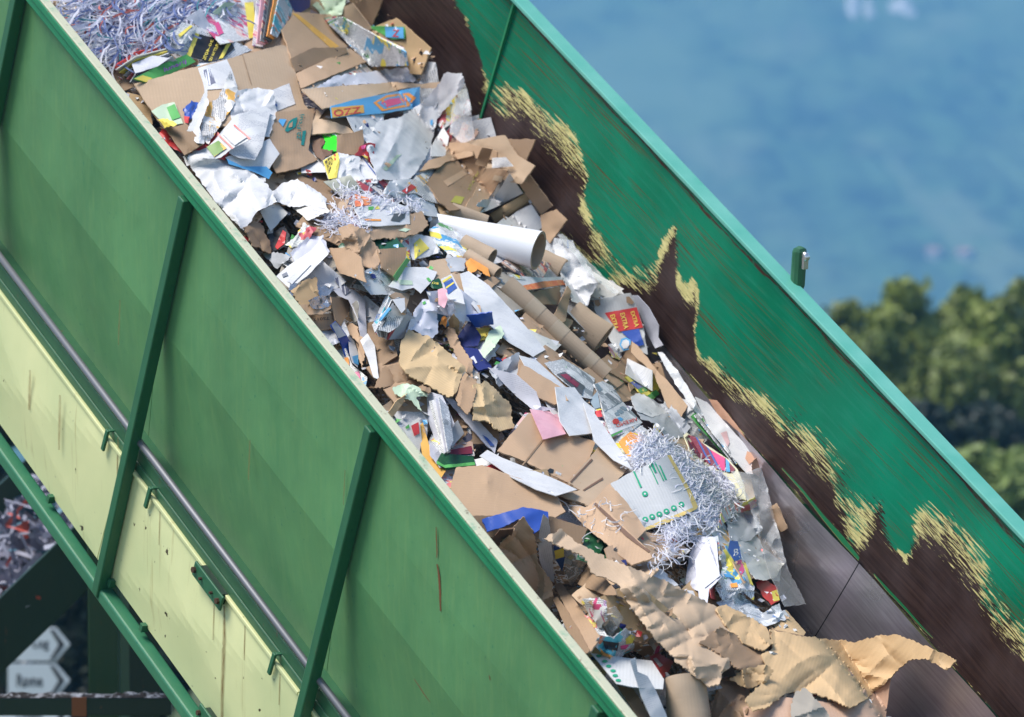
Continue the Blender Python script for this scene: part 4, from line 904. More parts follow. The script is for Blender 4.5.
# ------------------------------------------------------------------ upper left corner
LIL = [('lilac', 5), ('white', 2.5), ('grey', 2.5), ('darkgrey', 1.6), ('inkblue', .8)]
I(31, 'paper_disc', 'round grey white paper lid half buried beside the rim at the top left', 'paper lid', 'flat', 'offwhite', [(210, 230), (300, 170), (420, 150), (470, 190), (430, 230), (300, 265)])
I(31, 'paper_sheet', 'lilac paper sheet poking out at the very top left corner of the pile', 'paper', 'paper', 'lilac', [(195, 0), (380, -20), (390, 60), (200, 100)])
shreds('tangled blue white and red shredded paper filling the top left of the pile', 1, [(100, 60), (150, -60), (720, -60), (790, 10), (640, 60), (560, 110), (470, 190), (330, 235), (255, 255), (180, 150)], 1500, 30, LIL + [('red', .9), ('teal', .6)], .10, .008, 3, (2.7, .5))
fan(1, 'flyer_bundle', 'thin bundle of red and yellow edged flyers under the shredded paper', 'flyers', [(255, 275), (350, 215), (470, 195), (490, 215), (300, 285)], [(330, 335), (360, 290), (500, 232), (520, 250), (370, 345)], 6, ['red', 'offwhite', 'yellow', 'white', 'mag4', 'grey'])
I(1, 'newspaper', 'grey newspaper with yellow rules and a black panel reading 30-40%', 'newspaper', 'paper', 'news2', [(455, 200), (540, 90, .05), (680, 130), (830, 205, .04), (700, 255), (560, 235)], parts=[
  ('yellow_rule', 24, [(160, 130), (200, 145), (110, 375), (65, 360)], 'yellow'), ('printed_panel', 24, [(197, 145), (525, 222), (560, 290), (440, 390), (300, 430), (110, 372)], 'black'),
  ('yellow_rule', 24, [(490, 222), (528, 230), (440, 388), (395, 402)], 'yellow', .010), ('lettering', 24, ('30-40%', [(345, 205), (262, 412), (225, 402), (318, 200)]), 'yellow'), ('lettering', 24, ('POPUST NA VSE', [(418, 215), (322, 420), (292, 420), (385, 210)]), 'yellow')])
I(24, 'newspaper', 'grey newspaper corner with yellow stripes left of the black panelled one', 'newspaper', 'paper', 'news', [(-110, 140), (60, 40, .05), (190, 70), (100, 180), (0, 330)], parts=[('yellow_rule', 24, [(-20, 150), (110, 50), (130, 62), (0, 180)], 'yellow')])
I(1, 'leaflet', 'white leaflet with fruit pictures and a yellow stripe near the top', 'leaflet', 'mag', 'mag5', [(630, 65, .03), (790, 10, .03), (850, 155), (700, 180), (650, 125)], parts=[('yellow_stripe', 1, [(797, 10), (833, 8), (848, 150), (815, 158)], 'yellow'), ('printed_frame', 1, [(672, 95), (690, 88), (712, 135), (692, 145)], 'hotpink')])
I(1, 'paper_sheet', 'plain lilac sheet corner standing up between the two newspapers at the top', 'paper', 'paper', 'lilac', [(555, 75), (618, 33, .08), (655, 100), (640, 128)])
I(1, 'leaflet', 'pale green leaflet tip at the very top left of the fruit leaflet', 'leaflet', 'paper', 'palegreen', [(665, 52), (720, 8, .04), (760, 12), (740, 40), (690, 62)])
fan(1, 'magazine_bundle', 'folded magazines with pink and orange covers standing at the top edge', 'magazines', [(850, -30), (900, -40), (915, 60), (870, 190), (830, 185)], [(940, -30), (995, -20), (990, 60), (930, 155), (905, 140)], 6, ['mag5', 'pink', 'mag4', 'darkgrey', 'orange', 'mag2'])
I(1, 'magazine', 'green covered magazine with purple lettering lying by the big cardboard panel', 'magazine', 'mag', 'green', [(340, 322), (460, 262), (560, 222), (597, 252), (500, 300), (400, 340)], parts=[('lettering', 1, ('lunarij', [(470, 300), (560, 262), (556, 240), (466, 278)]), 'purple'), ('printed_corner', 1, [(345, 322), (380, 308), (420, 320), (395, 337)], 'yellow')])
I(1, 'paper_sheet', 'thin lilac grey paper strip just above the green magazine', 'paper', 'paper', 'lilac', [(335, 262), (420, 228), (492, 238), (440, 272), (350, 300)])
I(2, 'packaging', 'dark navy packaging at the top edge left of the green cloth', 'packaging', 'paper', 'navy', [(150, -20), (250, -20), (245, 30), (190, 60)])
I(2, 'plastic_sheet', 'soft green plastic sheet at the top edge beside the bare steel', 'plastic sheet', 'crum', 'palegreen', [(255, 20), (340, -30), (400, -20), (375, 60), (300, 70)])
I(2, 'cardboard_sheet', 'cardboard panel with a yellow tape stripe at the top behind the largest panel', 'cardboard', 'card', 'card', [(130, 120), (190, 50, .04), (330, 60), (400, 190, .05), (330, 230), (170, 240)], parts=[('yellow_stripe', 2, [(170, 52), (196, 58), (365, 190), (335, 200)], 'amber')])
I(2, 'cardboard_strip', 'rolled cardboard edge lying across the yellow striped panel', 'cardboard', 'card', 'card_dark', [(165, 240), (260, 195, .04), (395, 195, .04), (400, 215), (300, 255), (185, 295)])
I(2, 'cardboard_sheet', 'long cardboard panel with pale cut edge above the grey paper layer', 'cardboard', 'card', 'card', [(190, 300), (440, 185), (480, 250, .05), (210, 360, .05)])
fan(2, 'magazine_bundle', 'fanned stack of glossy magazines with green and pink edges by the bare steel', 'magazines', [(305, 75), (330, 68), (620, 190), (640, 240), (600, 250), (470, 190)], [(330, 100), (380, 70), (640, 215), (645, 270), (500, 275), (420, 190)], 9, ['dkgreen', 'palegreen', 'hotpink', 'mag3', 'white', 'mag2', 'green', 'white', 'mag1'])
I(2, 'carton', 'small green and blue carton at the top of the fanned magazine stack', 'carton', 'card', 'green', [(485, 108), (555, 108), (630, 110), (632, 160), (580, 160), (520, 130)], parts=[('blue_face', 2, [(552, 110), (628, 112), (630, 158), (556, 152)], 'skyblue'), ('lettering', 2, ('Z', [(582, 150), (608, 152), (612, 122), (586, 120)]), 'red')])
I(2, 'magazine', 'red and purple magazine under the stack of fanned glossy magazines', 'magazine', 'mag', 'mag4', [(390, 300), (480, 280), (500, 300), (400, 330)])
I(2, 'paper_sheet', 'grey white paper layer crossing below the fanned magazine stack', 'paper', 'crum', 'lilac', [(270, 360), (350, 310), (640, 275), (690, 335), (480, 345)])
I(2, 'cardboard_strip', 'long torn cardboard strip pointing right below the grey paper layer', 'cardboard', 'card', 'card_pale', [(212, 365), (330, 355), (600, 335), (700, 345), (780, 335), (770, 362), (640, 360), (300, 445, .05)])
I(2, 'magazine', 'blue magazine cover with rainbow loops and a yellow banner', 'magazine', 'mag', 'skyblue', [(330, 435), (420, 410), (695, 355), (695, 440), (560, 462), (335, 482)], parts=[('printed_banner', 2, [(333, 440), (465, 430), (468, 462), (338, 482)], 'amber'), ('printed_loop', 2, [(505, 420), (560, 390), (650, 380), (680, 400), (650, 435), (540, 455)], 'orange'), ('printed_loop', 2, [(520, 420), (565, 398), (640, 390), (662, 405), (635, 428), (550, 446)], 'skyblue', .010), ('printed_loop', 2, [(535, 422), (570, 405), (630, 398), (645, 408), (622, 422), (560, 438)], 'hotpink', .013), ('lettering', 2, ('OZZ', [(345, 478), (455, 462), (452, 436), (340, 450)]), 'red')])
# largest cardboard panel with the labels
I(0, 'cardboard_sheet', 'largest cardboard panel of the upper pile, with barcode label', 'cardboard', 'card', 'card_pale', [(134, 84), (190, 68), (281, 45, .03), (289, 47, .03), (304, 104), (312, 113), (286, 128), (240, 125), (190, 130), (164, 128), (148, 106)], amp=.008, parts=[
  ('barcode_label', 24, [(182, 492), (480, 402), (530, 505), (590, 690), (250, 717), (235, 640)], 'white'), ('barcode', 24, [(232, 515), (310, 490), (365, 640), (290, 672)], 'barcode', .010), ('address_label', 1, [(895, 375), (980, 340), (1005, 425), (925, 457)], 'white_print'), ('label_logo', 23, [(178, 165), (195, 162), (208, 192), (182, 202)], 'inkblue', .010),
  ('crease', 24, [(634, 345), (640, 343), (735, 660), (728, 662)], 'card_dark')])
I(1, 'cardboard_piece', 'short cardboard flap under the crumpled paper beside the near rim', 'cardboard', 'card', 'card_dark', [(468, 525), (560, 508), (628, 590), (550, 635)])
I(1, 'carton', 'small white and green carton below the largest cardboard panel near the rim', 'carton', 'paper', 'palegreen', [(415, 455), (460, 428), (510, 418), (545, 505), (490, 515), (450, 490)], parts=[('printed_band', 1, [(478, 440), (510, 425), (535, 480), (500, 492)], 'green')])
I(1, 'paper_bag', 'yellow white wrapper scrap right against the near rim below the panel', 'wrapper', 'crum', 'yellow', [(440, 490), (480, 485), (520, 510), (470, 525)])
I(1, 'packaging', 'small blue and red crumpled packaging under the barcode label', 'packaging', 'crum', 'blue', [(545, 445), (580, 410), (608, 420), (592, 475), (555, 505)], parts=[('red_corner', 1, [(548, 475), (572, 478), (566, 505), (552, 502)], 'red')])
I(1, 'newspaper', 'crumpled printed newspaper standing under the barcode label', 'newspaper', 'crum', 'newsred', [(610, 560), (640, 425), (690, 400), (740, 290, .05), (775, 385), (740, 450), (650, 590)])
I(1, 'paper_sheet', 'tall crumpled white paper standing beside the blue packaging', 'paper', 'crum', 'white', [(560, 535), (640, 358, .06), (648, 430), (612, 520), (632, 588), (602, 586)])
I(1, 'paper_sheet', 'wide crumpled white sheets in the heap under the largest panel', 'paper', 'crum', 'white', [(765, 370), (850, 358), (915, 372, .03), (930, 460), (900, 560), (760, 560), (740, 470)], amp=.03)
I(1, 'paper_sheet', 'white sheet with a torn blue printed edge below the crumpled heap', 'paper', 'paper', 'white', [(718, 645), (900, 568), (940, 630, .04), (880, 717), (800, 700)], parts=[('blue_print', 3, [(232, 158), (300, 190), (395, 190), (420, 215), (405, 242), (350, 215), (240, 180)], 'skyblue')])
I(1, 'paper_sheet', 'long grey printed receipt paper running down from the heap', 'paper', 'paper', 'white_print', [(660, 590), (760, 470), (880, 435), (905, 450), (870, 600), (840, 655), (770, 645)])
I(1, 'leaflet', 'white leaflet with a red line and a tomato photo near the rim', 'leaflet', 'paper', 'white', [(640, 605), (690, 560), (755, 508, .03), (825, 568, .03), (740, 612), (700, 645), (560, 680), (545, 640)], parts=[('red_line', 1, [(750, 512), (757, 510), (822, 566), (816, 572)], 'red'), ('red_line', 1, [(690, 556), (697, 553), (752, 606), (746, 610)], 'red'), ('printed_photo', 1, [(640, 602), (690, 575), (724, 606), (672, 642)], 'tomato'), ('printed_text', 1, [(706, 548), (752, 518), (806, 562), (756, 596)], 'inkpage')])
I(3, 'newspaper', 'large crumpled white newspaper draped beside the near rim', 'newspaper', 'crum', 'white', [(60, 148), (110, 125), (190, 150), (235, 165), (330, 215, .03), (400, 262, .04), (440, 335, .08), (360, 372, .10), (302, 452, .06), (200, 352), (100, 212)], amp=.035, sc=7)
I(3, 'newspaper', 'curled tail of white newspaper hanging beside the large crumpled one', 'newspaper', 'paper', 'offwhite', [(368, 372), (440, 338), (482, 382), (412, 456)])
I(23, 'cardboard_box', 'flattened cardboard box with green printing reading za Ptuj', 'cardboard', 'card', 'card', [(195, 262), (560, 232, .04), (655, 215, .05), (600, 560), (580, 717), (690, 830), (450, 940), (200, 990), (150, 900), (190, 717), (110, 570)], parts=[
  ('printed_emblem', 23, [(218, 372), (235, 345), (318, 350), (272, 438)], 'skyblue'), ('printed_emblem', 23, [(300, 470), (345, 375), (395, 340), (450, 322), (425, 440), (330, 500), (300, 490)], 'teal'), ('printed_emblem', 23, [(340, 450), (352, 405), (392, 372), (385, 440)], 'card', .011),
  ('lettering', 23, ('Ptuj', [(500, 468), (535, 285), (470, 295), (440, 460)]), 'teal'), ('lettering', 23, ('za', [(490, 590), (492, 500), (440, 500), (438, 585)]), 'teal'), ('printed_bar', 23, [(510, 490), (552, 480), (525, 660), (490, 655)], 'teal')])
I(23, 'cardboard_strip', 'torn pale cardboard strip pointing right above the bright green packet', 'cardboard', 'card', 'card_pale', [(600, 395), (670, 225), (735, 290), (700, 345), (860, 375), (1050, 440), (1130, 520), (1080, 530), (900, 505), (610, 530)])
I(32, 'cardboard_box', 'plain brown box side behind the red wrapper and green packet', 'cardboard', 'card', 'card_dark', [(345, 60), (590, 20), (680, -10), (690, 170), (600, 330), (345, 290)])
I(32, 'packet', 'bright lime green packet half buried in brown paper', 'packet', 'paper', 'lime', [(150, 55), (355, 50), (345, 270), (140, 285), (200, 150)])
I(32, 'paper_bag', 'dark torn paper wrapper covering the left of the lime green packet', 'wrapper', 'crush', 'brown', [(0, 70), (90, 60), (150, 90), (210, 120), (140, 240), (300, 255), (250, 320), (150, 390), (60, 300)])
I(32, 'wrapper', 'crumpled red and pink wrapper left of the big white sheet', 'wrapper', 'crum', 'red', [(575, 325), (650, 200), (770, 160, .03), (840, 175), (805, 350), (790, 440), (690, 330)], parts=[('pink_edge', 32, [(655, 205), (720, 190), (700, 240), (660, 250)], 'hotpink'), ('yellow_print', 32, [(670, 320), (740, 340), (745, 380), (700, 350)], 'yellow')])
I(32, 'paper_sheet', 'pale grey sheet with a dark blue line beside the red wrapper', 'paper', 'paper', 'white', [(625, 330), (690, 320), (860, 570), (860, 680), (740, 680), (630, 520)], parts=[('blue_line', 32, [(645, 325), (668, 335), (850, 565), (840, 578)], 'inkblue')])
I(32, 'newspaper', 'white page with a yellow printed column below the lime packet', 'newspaper', 'crum', 'white_print', [(160, 390), (355, 285, .03), (640, 350), (640, 520), (720, 640), (560, 650), (400, 610), (240, 630)], parts=[('yellow_column', 32, [(165, 392), (355, 285), (382, 405), (345, 612), (240, 630)], 'yellow'), ('lettering', 32, ('TELEFON', [(235, 580), (300, 400), (270, 320), (190, 400)]), 'black'), ('red_edge', 32, [(305, 310), (325, 305), (345, 420), (320, 440)], 'red')])
I(2, 'paper_sheet', 'big white crumpled sheet in the upper middle of the pile', 'paper', 'crum', 'white', [(458, 530), (520, 500), (610, 480), (700, 425), (760, 360), (800, 300, .07), (868, 300, .08), (882, 345, .06), (765, 490), (742, 600), (690, 692), (640, 745), (520, 735), (490, 640)], amp=.028, sc=6, parts=[('green_mark', 2, [(545, 690), (600, 635), (622, 630), (560, 700)], 'palegreen'), ('blue_mark', 2, [(738, 492), (750, 490), (748, 512), (738, 512)], 'skyblue')])
I(2, 'plastic_bag', 'translucent plastic bag hanging beside the bare steel by the big white sheet', 'plastic bag', 'film', 'film', [(828, 430), (880, 340, .06), (902, 420, .05), (920, 568), (870, 588), (818, 545)])
I(2, 'cardboard_piece', 'small pale card flap just right of the big white sheet bottom', 'cardboard', 'flat', 'white', [(742, 600), (790, 520), (815, 560), (800, 640), (740, 640)])
I(3, 'newspaper', 'layered grey white newspapers folded across the middle left', 'newspaper', 'crum', 'offwhite', [(500, 355), (630, 330), (655, 372), (565, 412)])
I(3, 'newspaper', 'crumpled newspaper sheet with soft ridges above the folded grey layers', 'newspaper', 'crum', 'white', [(408, 300), (470, 255), (522, 240, .03), (600, 290), (642, 322), (638, 348), (490, 356), (430, 332)], amp=.03, sc=8)
I(3, 'brochure', 'olive grey brochure with a gradient cover in the upper middle', 'brochure', 'mag', 'gradient', [(628, 252), (740, 225, .04), (792, 290), (700, 312)])
I(3, 'paper_bag', 'crumpled reddish brown paper wad just inside the near rim', 'paper', 'crush', 'card_dark', [(300, 440), (340, 420), (372, 422), (410, 500), (415, 545), (345, 518)], amp=.06)
I(3, 'packaging', 'black packaging with red rings beside the reddish brown wad', 'packaging', 'crum', 'black', [(400, 472), (470, 430), (496, 490), (470, 520), (420, 540)], parts=[('red_ring', 3, [(430, 520), (462, 450), (476, 460), (470, 505), (440, 530)], 'red')])
I(3, 'packaging', 'green and yellow leafy wrapper in the gap left of the shredded paper', 'wrapper', 'crum', 'mag3', [(470, 510), (520, 470), (545, 420), (600, 440), (560, 500), (500, 525)])
I(3, 'paper_sheet', 'blue white plastic sheet folded above the printed envelope', 'paper', 'crum', 'lilac', [(490, 545), (560, 480), (620, 450), (655, 540), (600, 600), (520, 590)])
I(3, 'envelope', 'grey plastic mailing envelope corner just left of the printed white envelope', 'envelope', 'crum', 'grey', [(372, 545), (440, 540), (505, 560), (440, 610), (420, 590)])
I(3, 'envelope', 'white printed envelope lying over the near rim side of the pile', 'envelope', 'paper', 'white', [(435, 640), (480, 600), (570, 540), (612, 500, .03), (650, 548, .03), (560, 640), (492, 692)], parts=[('printed_text', 3, [(480, 660), (560, 580), (578, 592), (500, 672)], 'inkpage'), ('printed_emblem', 3, [(458, 632), (478, 622), (484, 636), (462, 644)], 'inkgrey')])
I(4, 'cardboard_piece', 'flat cardboard end panel nearest the scraped wall at the upper right', 'cardboard', 'card', 'card', [(560, 78), (676, 80, .04), (640, 168, .03), (600, 150)])
I(4, 'cardboard_sheet', 'pale cardboard panel behind the open box in the upper right', 'cardboard', 'card', 'card_pale', [(395, 88), (550, 62, .03), (600, 140), (675, 188, .05), (620, 262), (520, 240), (440, 160)])
I(4, 'cardboard_piece', 'narrow cardboard flap along the top edge of the open box', 'cardboard', 'card', 'card', [(310, 92), (395, 92), (520, 130), (520, 165), (420, 155), (310, 142)])
I(4, 'cardboard_box', 'open brown box with olive printing in the upper middle', 'cardboard box', 'card', 'card_dark', [(232, 258), (262, 215), (310, 162), (420, 128, .05), (432, 170), (472, 200), (430, 290), (405, 360), (330, 370), (282, 332)], parts=[('olive_print', 4, [(300, 250), (380, 205), (398, 222), (318, 272)], 'card'), ('olive_print', 4, [(330, 335), (350, 310), (388, 315), (372, 345)], 'oliveprint'), ('lettering', 4, ('STATIV', [(408, 290), (448, 215), (440, 208), (400, 282)]), 'oliveprint')])
I(4, 'cardboard_piece', 'thick cut cardboard edge along the left of the open box', 'cardboard', 'card', 'card', [(203, 208), (240, 165), (300, 148), (400, 128), (420, 130), (420, 145), (310, 172), (290, 190)])
I(4, 'cardboard_piece', 'small upright brown flap on the right side of the open box', 'cardboard', 'card', 'card_dark', [(428, 182), (460, 113, .06), (502, 120, .06), (474, 192)])
I(4, 'cardboard_strip', 'folded cardboard strip running down between open box and kraft roll', 'cardboard', 'card', 'card', [(470, 198), (520, 198), (562, 206), (500, 300), (450, 378), (388, 362), (430, 290)], parts=[('tape_piece', 4, [(500, 245), (510, 225), (545, 232), (538, 255)], 'tape')])
I(4, 'label', 'small white printed label on the pale panel beside the scraped wall', 'label', 'flat', 'white_print', [(500, 155), (555, 152), (587, 190), (500, 197)])
I(4, 'paper_sheet', 'white sheets stacked under the kraft roll next to the far wall', 'paper', 'paper', 'white', [(535, 425), (600, 375), (660, 345, .03), (716, 430), (692, 452), (560, 435)])
I(4, 'cardboard_strip', 'long cardboard strip leaning beside the scraped steel below the panels', 'cardboard', 'card', 'card', [(612, 265), (650, 222), (748, 352), (700, 388)])
I(4, 'cardboard_piece', 'bent cardboard end touching the scraped steel right of the white tube', 'cardboard', 'card', 'card', [(698, 390), (762, 365), (806, 410, .05), (735, 505), (705, 460)])
roll('kraft_roll', 'flattened kraft paper roll lying across the white sheets at the upper right', 'paper roll', 4, (500, 405), 24, (660, 310), 22, -.15, 'kraft', flat=.6)
I(4, 'paper_sheet', 'pointed torn white sheet lying on the open box flaps', 'paper', 'paper', 'white', [(442, 385), (480, 350), (520, 300), (572, 218, .05), (626, 300), (540, 345), (480, 372)])
I(4, 'paper_sheet', 'small crumpled white scrap at the left tip of the torn white sheet', 'paper', 'crum', 'white', [(435, 350), (465, 325), (495, 325), (480, 360)])
roll('cardboard_tube', 'blunt brown cardboard roll lying just behind the big white tube', 'tube', 4, (330, 375), 38, (480, 420), 30, .05, 'tube', flat=.7)
# ------------------------------------------------------------------ middle left
I(3, 'cardboard_sheet', 'crumpled cardboard sheet with green print right of the shredded paper', 'cardboard', 'crush', 'card', [(785, 445), (880, 420), (1030, 372), (1060, 430), (1000, 470), (960, 482), (840, 490), (800, 480)], parts=[('green_print', 33, [(775, 570), (850, 545), (920, 560), (860, 590)], 'palegreen')])
I(3, 'cardboard_sheet', 'dark brown box side below the black gap in the middle', 'cardboard', 'card', 'card_dark', [(850, 530), (972, 520), (960, 600), (920, 645), (868, 605)])
I(3, 'paper_sheet', 'folded white sheets under the big white sheet near the open box', 'paper', 'crum', 'white', [(870, 300), (900, 250), (1000, 240), (1080, 340), (1100, 400), (1010, 380), (960, 330)])
I(4, 'wrapper', 'white plastic wrapper with red print left of the open brown box', 'wrapper', 'crum', 'newsred', [(110, 300), (190, 225), (265, 210), (230, 260), (280, 320), (290, 345), (240, 330), (190, 300)], parts=[('red_print', 4, [(130, 290), (170, 262), (190, 275), (150, 302)], 'red')])
I(33, 'leaflet', 'white leaflet with a red orange square and a small dark fish picture', 'leaflet', 'mag', 'white', [(270, 170), (420, 150), (900, 310), (910, 500), (560, 525), (360, 510), (330, 420), (280, 330)], parts=[('red_square', 33, [(282, 158), (470, 210), (472, 280), (285, 305)], 'orangered'), ('green_tag', 33, [(435, 302), (498, 298), (500, 338), (438, 342)], 'green'), ('yellow_tag', 33, [(510, 298), (562, 294), (565, 328), (514, 332)], 'yellow'), ('dark_picture', 33, [(690, 460), (730, 380), (860, 372), (850, 430), (790, 475)], 'darkgrey'), ('orange_line', 33, [(350, 430), (420, 440), (580, 445), (580, 465), (420, 465)], 'orange')])
shreds('white shredded paper spilled over the fish leaflet', 33, [(130, 60), (290, 90), (300, 140), (420, 160), (620, 190), (1000, 200), (1020, 340), (880, 350), (720, 340), (560, 280), (480, 200), (280, 250), (100, 150)], 170, 13, [('lilac', 4), ('white', 4), ('grey', .6)], .04, .005, 13)
shreds('white shredded paper hanging over the crumpled kraft in the middle left', 33, [(-60, 380), (70, 330), (200, 360), (330, 430), (420, 560), (400, 640), (280, 620), (200, 560), (120, 520), (0, 560), (-80, 480)], 230, 14, [('lilac', 4), ('white', 4), ('grey', .6)], .05, .005, 14)
I(3, 'kraft_paper', 'crumpled kraft paper wad below the shredded paper in the middle left', 'kraft paper', 'crush', 'card', [(690, 440), (740, 425), (800, 450), (862, 540), (852, 615), (800, 600), (740, 560), (705, 500)], amp=.07)
I(3, 'cardboard_piece', 'square cardboard piece with torn corner under the kraft wad', 'cardboard', 'card', 'card', [(648, 525), (720, 520), (782, 560), (802, 665, .06), (740, 640), (695, 628)])
I(5, 'paper_bag', 'olive brown paper bag bulging right behind the printed envelope', 'paper bag', 'crush', 'kraft', [(125, 125), (180, 85), (232, 70), (245, 150), (185, 200), (150, 165)], amp=.04)
I(27, 'cardboard_box', 'brown carton beside the near rim with the number TS013 upside down', 'cardboard box', 'card', 'card_dark', [(170, 250), (440, 240), (470, 310), (480, 390), (320, 410), (240, 330)], parts=[('lettering', 27, ('TS013', [(408, 272), (238, 288), (246, 318), (405, 304)]), 'black')])
I(27, 'cardboard_strip', 'folded cardboard layer between olive bag and numbered carton', 'cardboard', 'card', 'card', [(95, 150), (190, 150), (420, 190), (330, 250), (180, 250)])
I(27, 'foil_tray', 'crumpled silver foil in the near side of the pile', 'foil', 'crum', 'foil', [(185, 110), (280, 60), (410, 50), (425, 150), (330, 195), (240, 190)], amp=.03, sc=14)
I(27, 'cardboard_piece', 'pointed cardboard flap hanging right of the silver foil', 'cardboard', 'card', 'card', [(420, 70), (620, 80), (640, 150), (520, 370, .06), (470, 310), (440, 200)])
I(27, 'paper_sheet', 'tall white paper strip with barcode standing left of the newspaper stack', 'paper', 'paper', 'lilac', [(440, -10), (540, -30), (660, 0), (770, 100), (780, 300), (790, 500), (730, 500), (690, 300), (600, 100), (500, 60)], parts=[('barcode', 3, [(672, 650), (695, 640), (740, 700), (715, 717)], 'barcode')])
I(27, 'tissue', 'crumpled tissue paper hanging in the folded cardboard', 'tissue', 'crum', 'offwhite', [(620, 150), (690, 110), (700, 200), (695, 300), (660, 350), (610, 260)])
I(27, 'kraft_paper', 'crumpled kraft paper column left of the standing newspaper stack', 'kraft paper', 'crush', 'card', [(520, 380), (640, 340), (700, 380), (710, 470), (790, 500), (770, 620), (740, 800), (700, 700), (710, 560), (600, 450)], amp=.05)
I(5, 'paper_sheet', 'narrow white cardboard edge running down beside the kraft column', 'paper', 'paper', 'white', [(410, 330), (440, 300), (470, 350), (488, 490), (465, 480), (440, 400)])
I(27, 'carton', 'dark blue carton with striped end beside the near rim', 'carton', 'card', 'blue', [(420, 355), (470, 320), (580, 460), (630, 560), (630, 717), (580, 690), (500, 490)], parts=[('striped_end', 27, [(425, 355), (468, 322), (575, 465), (495, 492)], 'grey')])
I(5, 'packaging', 'white packaging with bright fruit print low beside the near rim', 'packaging', 'mag', 'mag1', [(303, 372), (350, 362), (378, 430), (440, 480), (432, 522), (388, 472)], parts=[('orange_print', 5, [(345, 400), (362, 398), (366, 432), (350, 430)], 'orange'), ('pink_print', 5, [(385, 460), (405, 455), (412, 490), (395, 490)], 'hotpink')])
I(5, 'carton', 'white carton with blue splashes just right of the dark blue carton', 'carton', 'paper', 'white', [(362, 310), (385, 330), (405, 390), (400, 440), (378, 420), (368, 380)], parts=[('blue_print', 5, [(378, 395), (402, 388), (404, 430), (384, 420)], 'skyblue')])
fan(34, 'newspaper_stack', 'thick stack of folded newspapers seen on its edges in the left middle', 'newspapers', [(30, 560), (170, 250), (240, 200), (330, 290), (180, 600), (90, 680)], [(250, 620), (360, 440), (450, 480), (480, 560), (330, 700), (200, 717)], 8, ['news2', 'mag2', 'news', 'darkgrey', 'news2', 'white', 'mag4', 'grey'], amp=.012)
I(34, 'newspaper', 'folded newspaper page standing on top of the newspaper stack', 'newspaper', 'paper', 'news', [(80, 610), (230, 340), (290, 400), (360, 460), (290, 580), (190, 640)])
I(34, 'magazine', 'small folded magazine with a blue strip left on the newspaper stack', 'magazine', 'mag', 'mag2', [(20, 560), (190, 380), (215, 400), (100, 540), (50, 640)], parts=[('blue_strip', 34, [(90, 510), (190, 380), (215, 395), (110, 525)], 'skyblue')])
I(34, 'cardboard_piece', 'small square of brown card above the white crumpled page', 'cardboard', 'card', 'card', [(200, 260), (260, 225), (410, 240), (390, 330), (370, 450), (330, 440), (250, 300)])
I(34, 'paper_sheet', 'folded white triangle of paper on the small brown card', 'paper', 'paper', 'white', [(228, 300), (355, 285), (362, 400), (325, 440)])
I(34, 'newspaper', 'white crumpled page right of the newspaper stack', 'newspaper', 'crum', 'lilac', [(370, 640), (460, 400), (540, 300), (630, 300), (690, 370), (700, 640), (640, 700), (520, 660), (440, 610)], parts=[('green_mark', 34, [(535, 330), (565, 315), (575, 340), (545, 355)], 'green')])
I(34, 'paper_sheet', 'big white page with green print sticking up above the newspaper stack', 'paper', 'paper', 'white', [(185, 165), (300, 30), (360, -30), (560, -30), (690, 20, .06), (650, 100), (520, 240), (450, 180), (330, 210)], parts=[('green_print', 34, [(280, 95), (430, 110), (440, 150), (310, 150)], 'palegreen'), ('green_print', 34, [(575, 85), (600, 75), (630, 110), (605, 120)], 'green')])
I(4, 'paper_sheet', 'green edged page fold behind the big page with green print', 'paper', 'paper', 'green', [(95, 640), (150, 565), (165, 572), (110, 660)])
I(4, 'wrapper', 'grey white wrapper with a yellow triangle left of the white tube', 'wrapper', 'crum', 'white', [(135, 485), (180, 463), (252, 480), (295, 540), (235, 560), (175, 572)], parts=[('yellow_triangle', 4, [(180, 505), (205, 483), (243, 525), (183, 570)], 'yellow'), ('blue_dot', 4, [(198, 528), (208, 524), (212, 538), (200, 540)], 'inkblue')])
I(4, 'magazine', 'crumpled magazine page curling up beside the end of the brown tubes', 'magazine', 'crum', 'mag1', [(240, 452), (290, 420), (340, 440), (372, 472), (406, 558), (345, 562), (262, 505)])
I(34, 'carton', 'dark green wrapper with yellow letters right of the newspaper stack', 'wrapper', 'crum', 'dkgreen', [(600, 160), (640, 100), (700, 80), (760, 160), (700, 200), (650, 190)], parts=[('lettering', 34, ('OIE', [(630, 140), (705, 150), (705, 128), (640, 118)]), 'yellow')])
I(34, 'leaflet', 'white leaflet with blue and yellow stripes right of the green wrapper', 'leaflet', 'mag', 'white', [(730, 90), (835, 40, .04), (950, 250), (970, 350), (900, 330), (800, 290), (750, 170)], parts=[('yellow_stripe', 34, [(740, 110), (828, 55), (838, 72), (750, 130)], 'yellow'), ('blue_panel', 34, [(755, 135), (842, 85), (892, 180), (800, 250)], 'inkblue'), ('yellow_stripe', 34, [(775, 175), (855, 120), (862, 135), (782, 192)], 'yellow', .010)])
I(34, 'paper_scrap', 'small pink paper strip standing in the middle of the pile', 'paper', 'paper', 'pink', [(695, 200), (740, 185), (790, 200), (800, 290), (760, 390), (700, 350)])
I(34, 'paper_scrap', 'small orange paper hook below the pink strip', 'paper', 'crum', 'orange', [(715, 560), (750, 470), (785, 490), (780, 590), (740, 550)])
I(4, 'cup', 'crushed pale paper cup beside the crumpled magazine page', 'cup', 'crum', 'grey', [(308, 570), (350, 560), (392, 565), (385, 618), (330, 622)])
roll('cardboard_tube', 'short open brown tube directly below the big white tube', 'tube', 4, (380, 510), 44, (500, 566), 40, .42, 'tube', wall=.14, flat=.85)
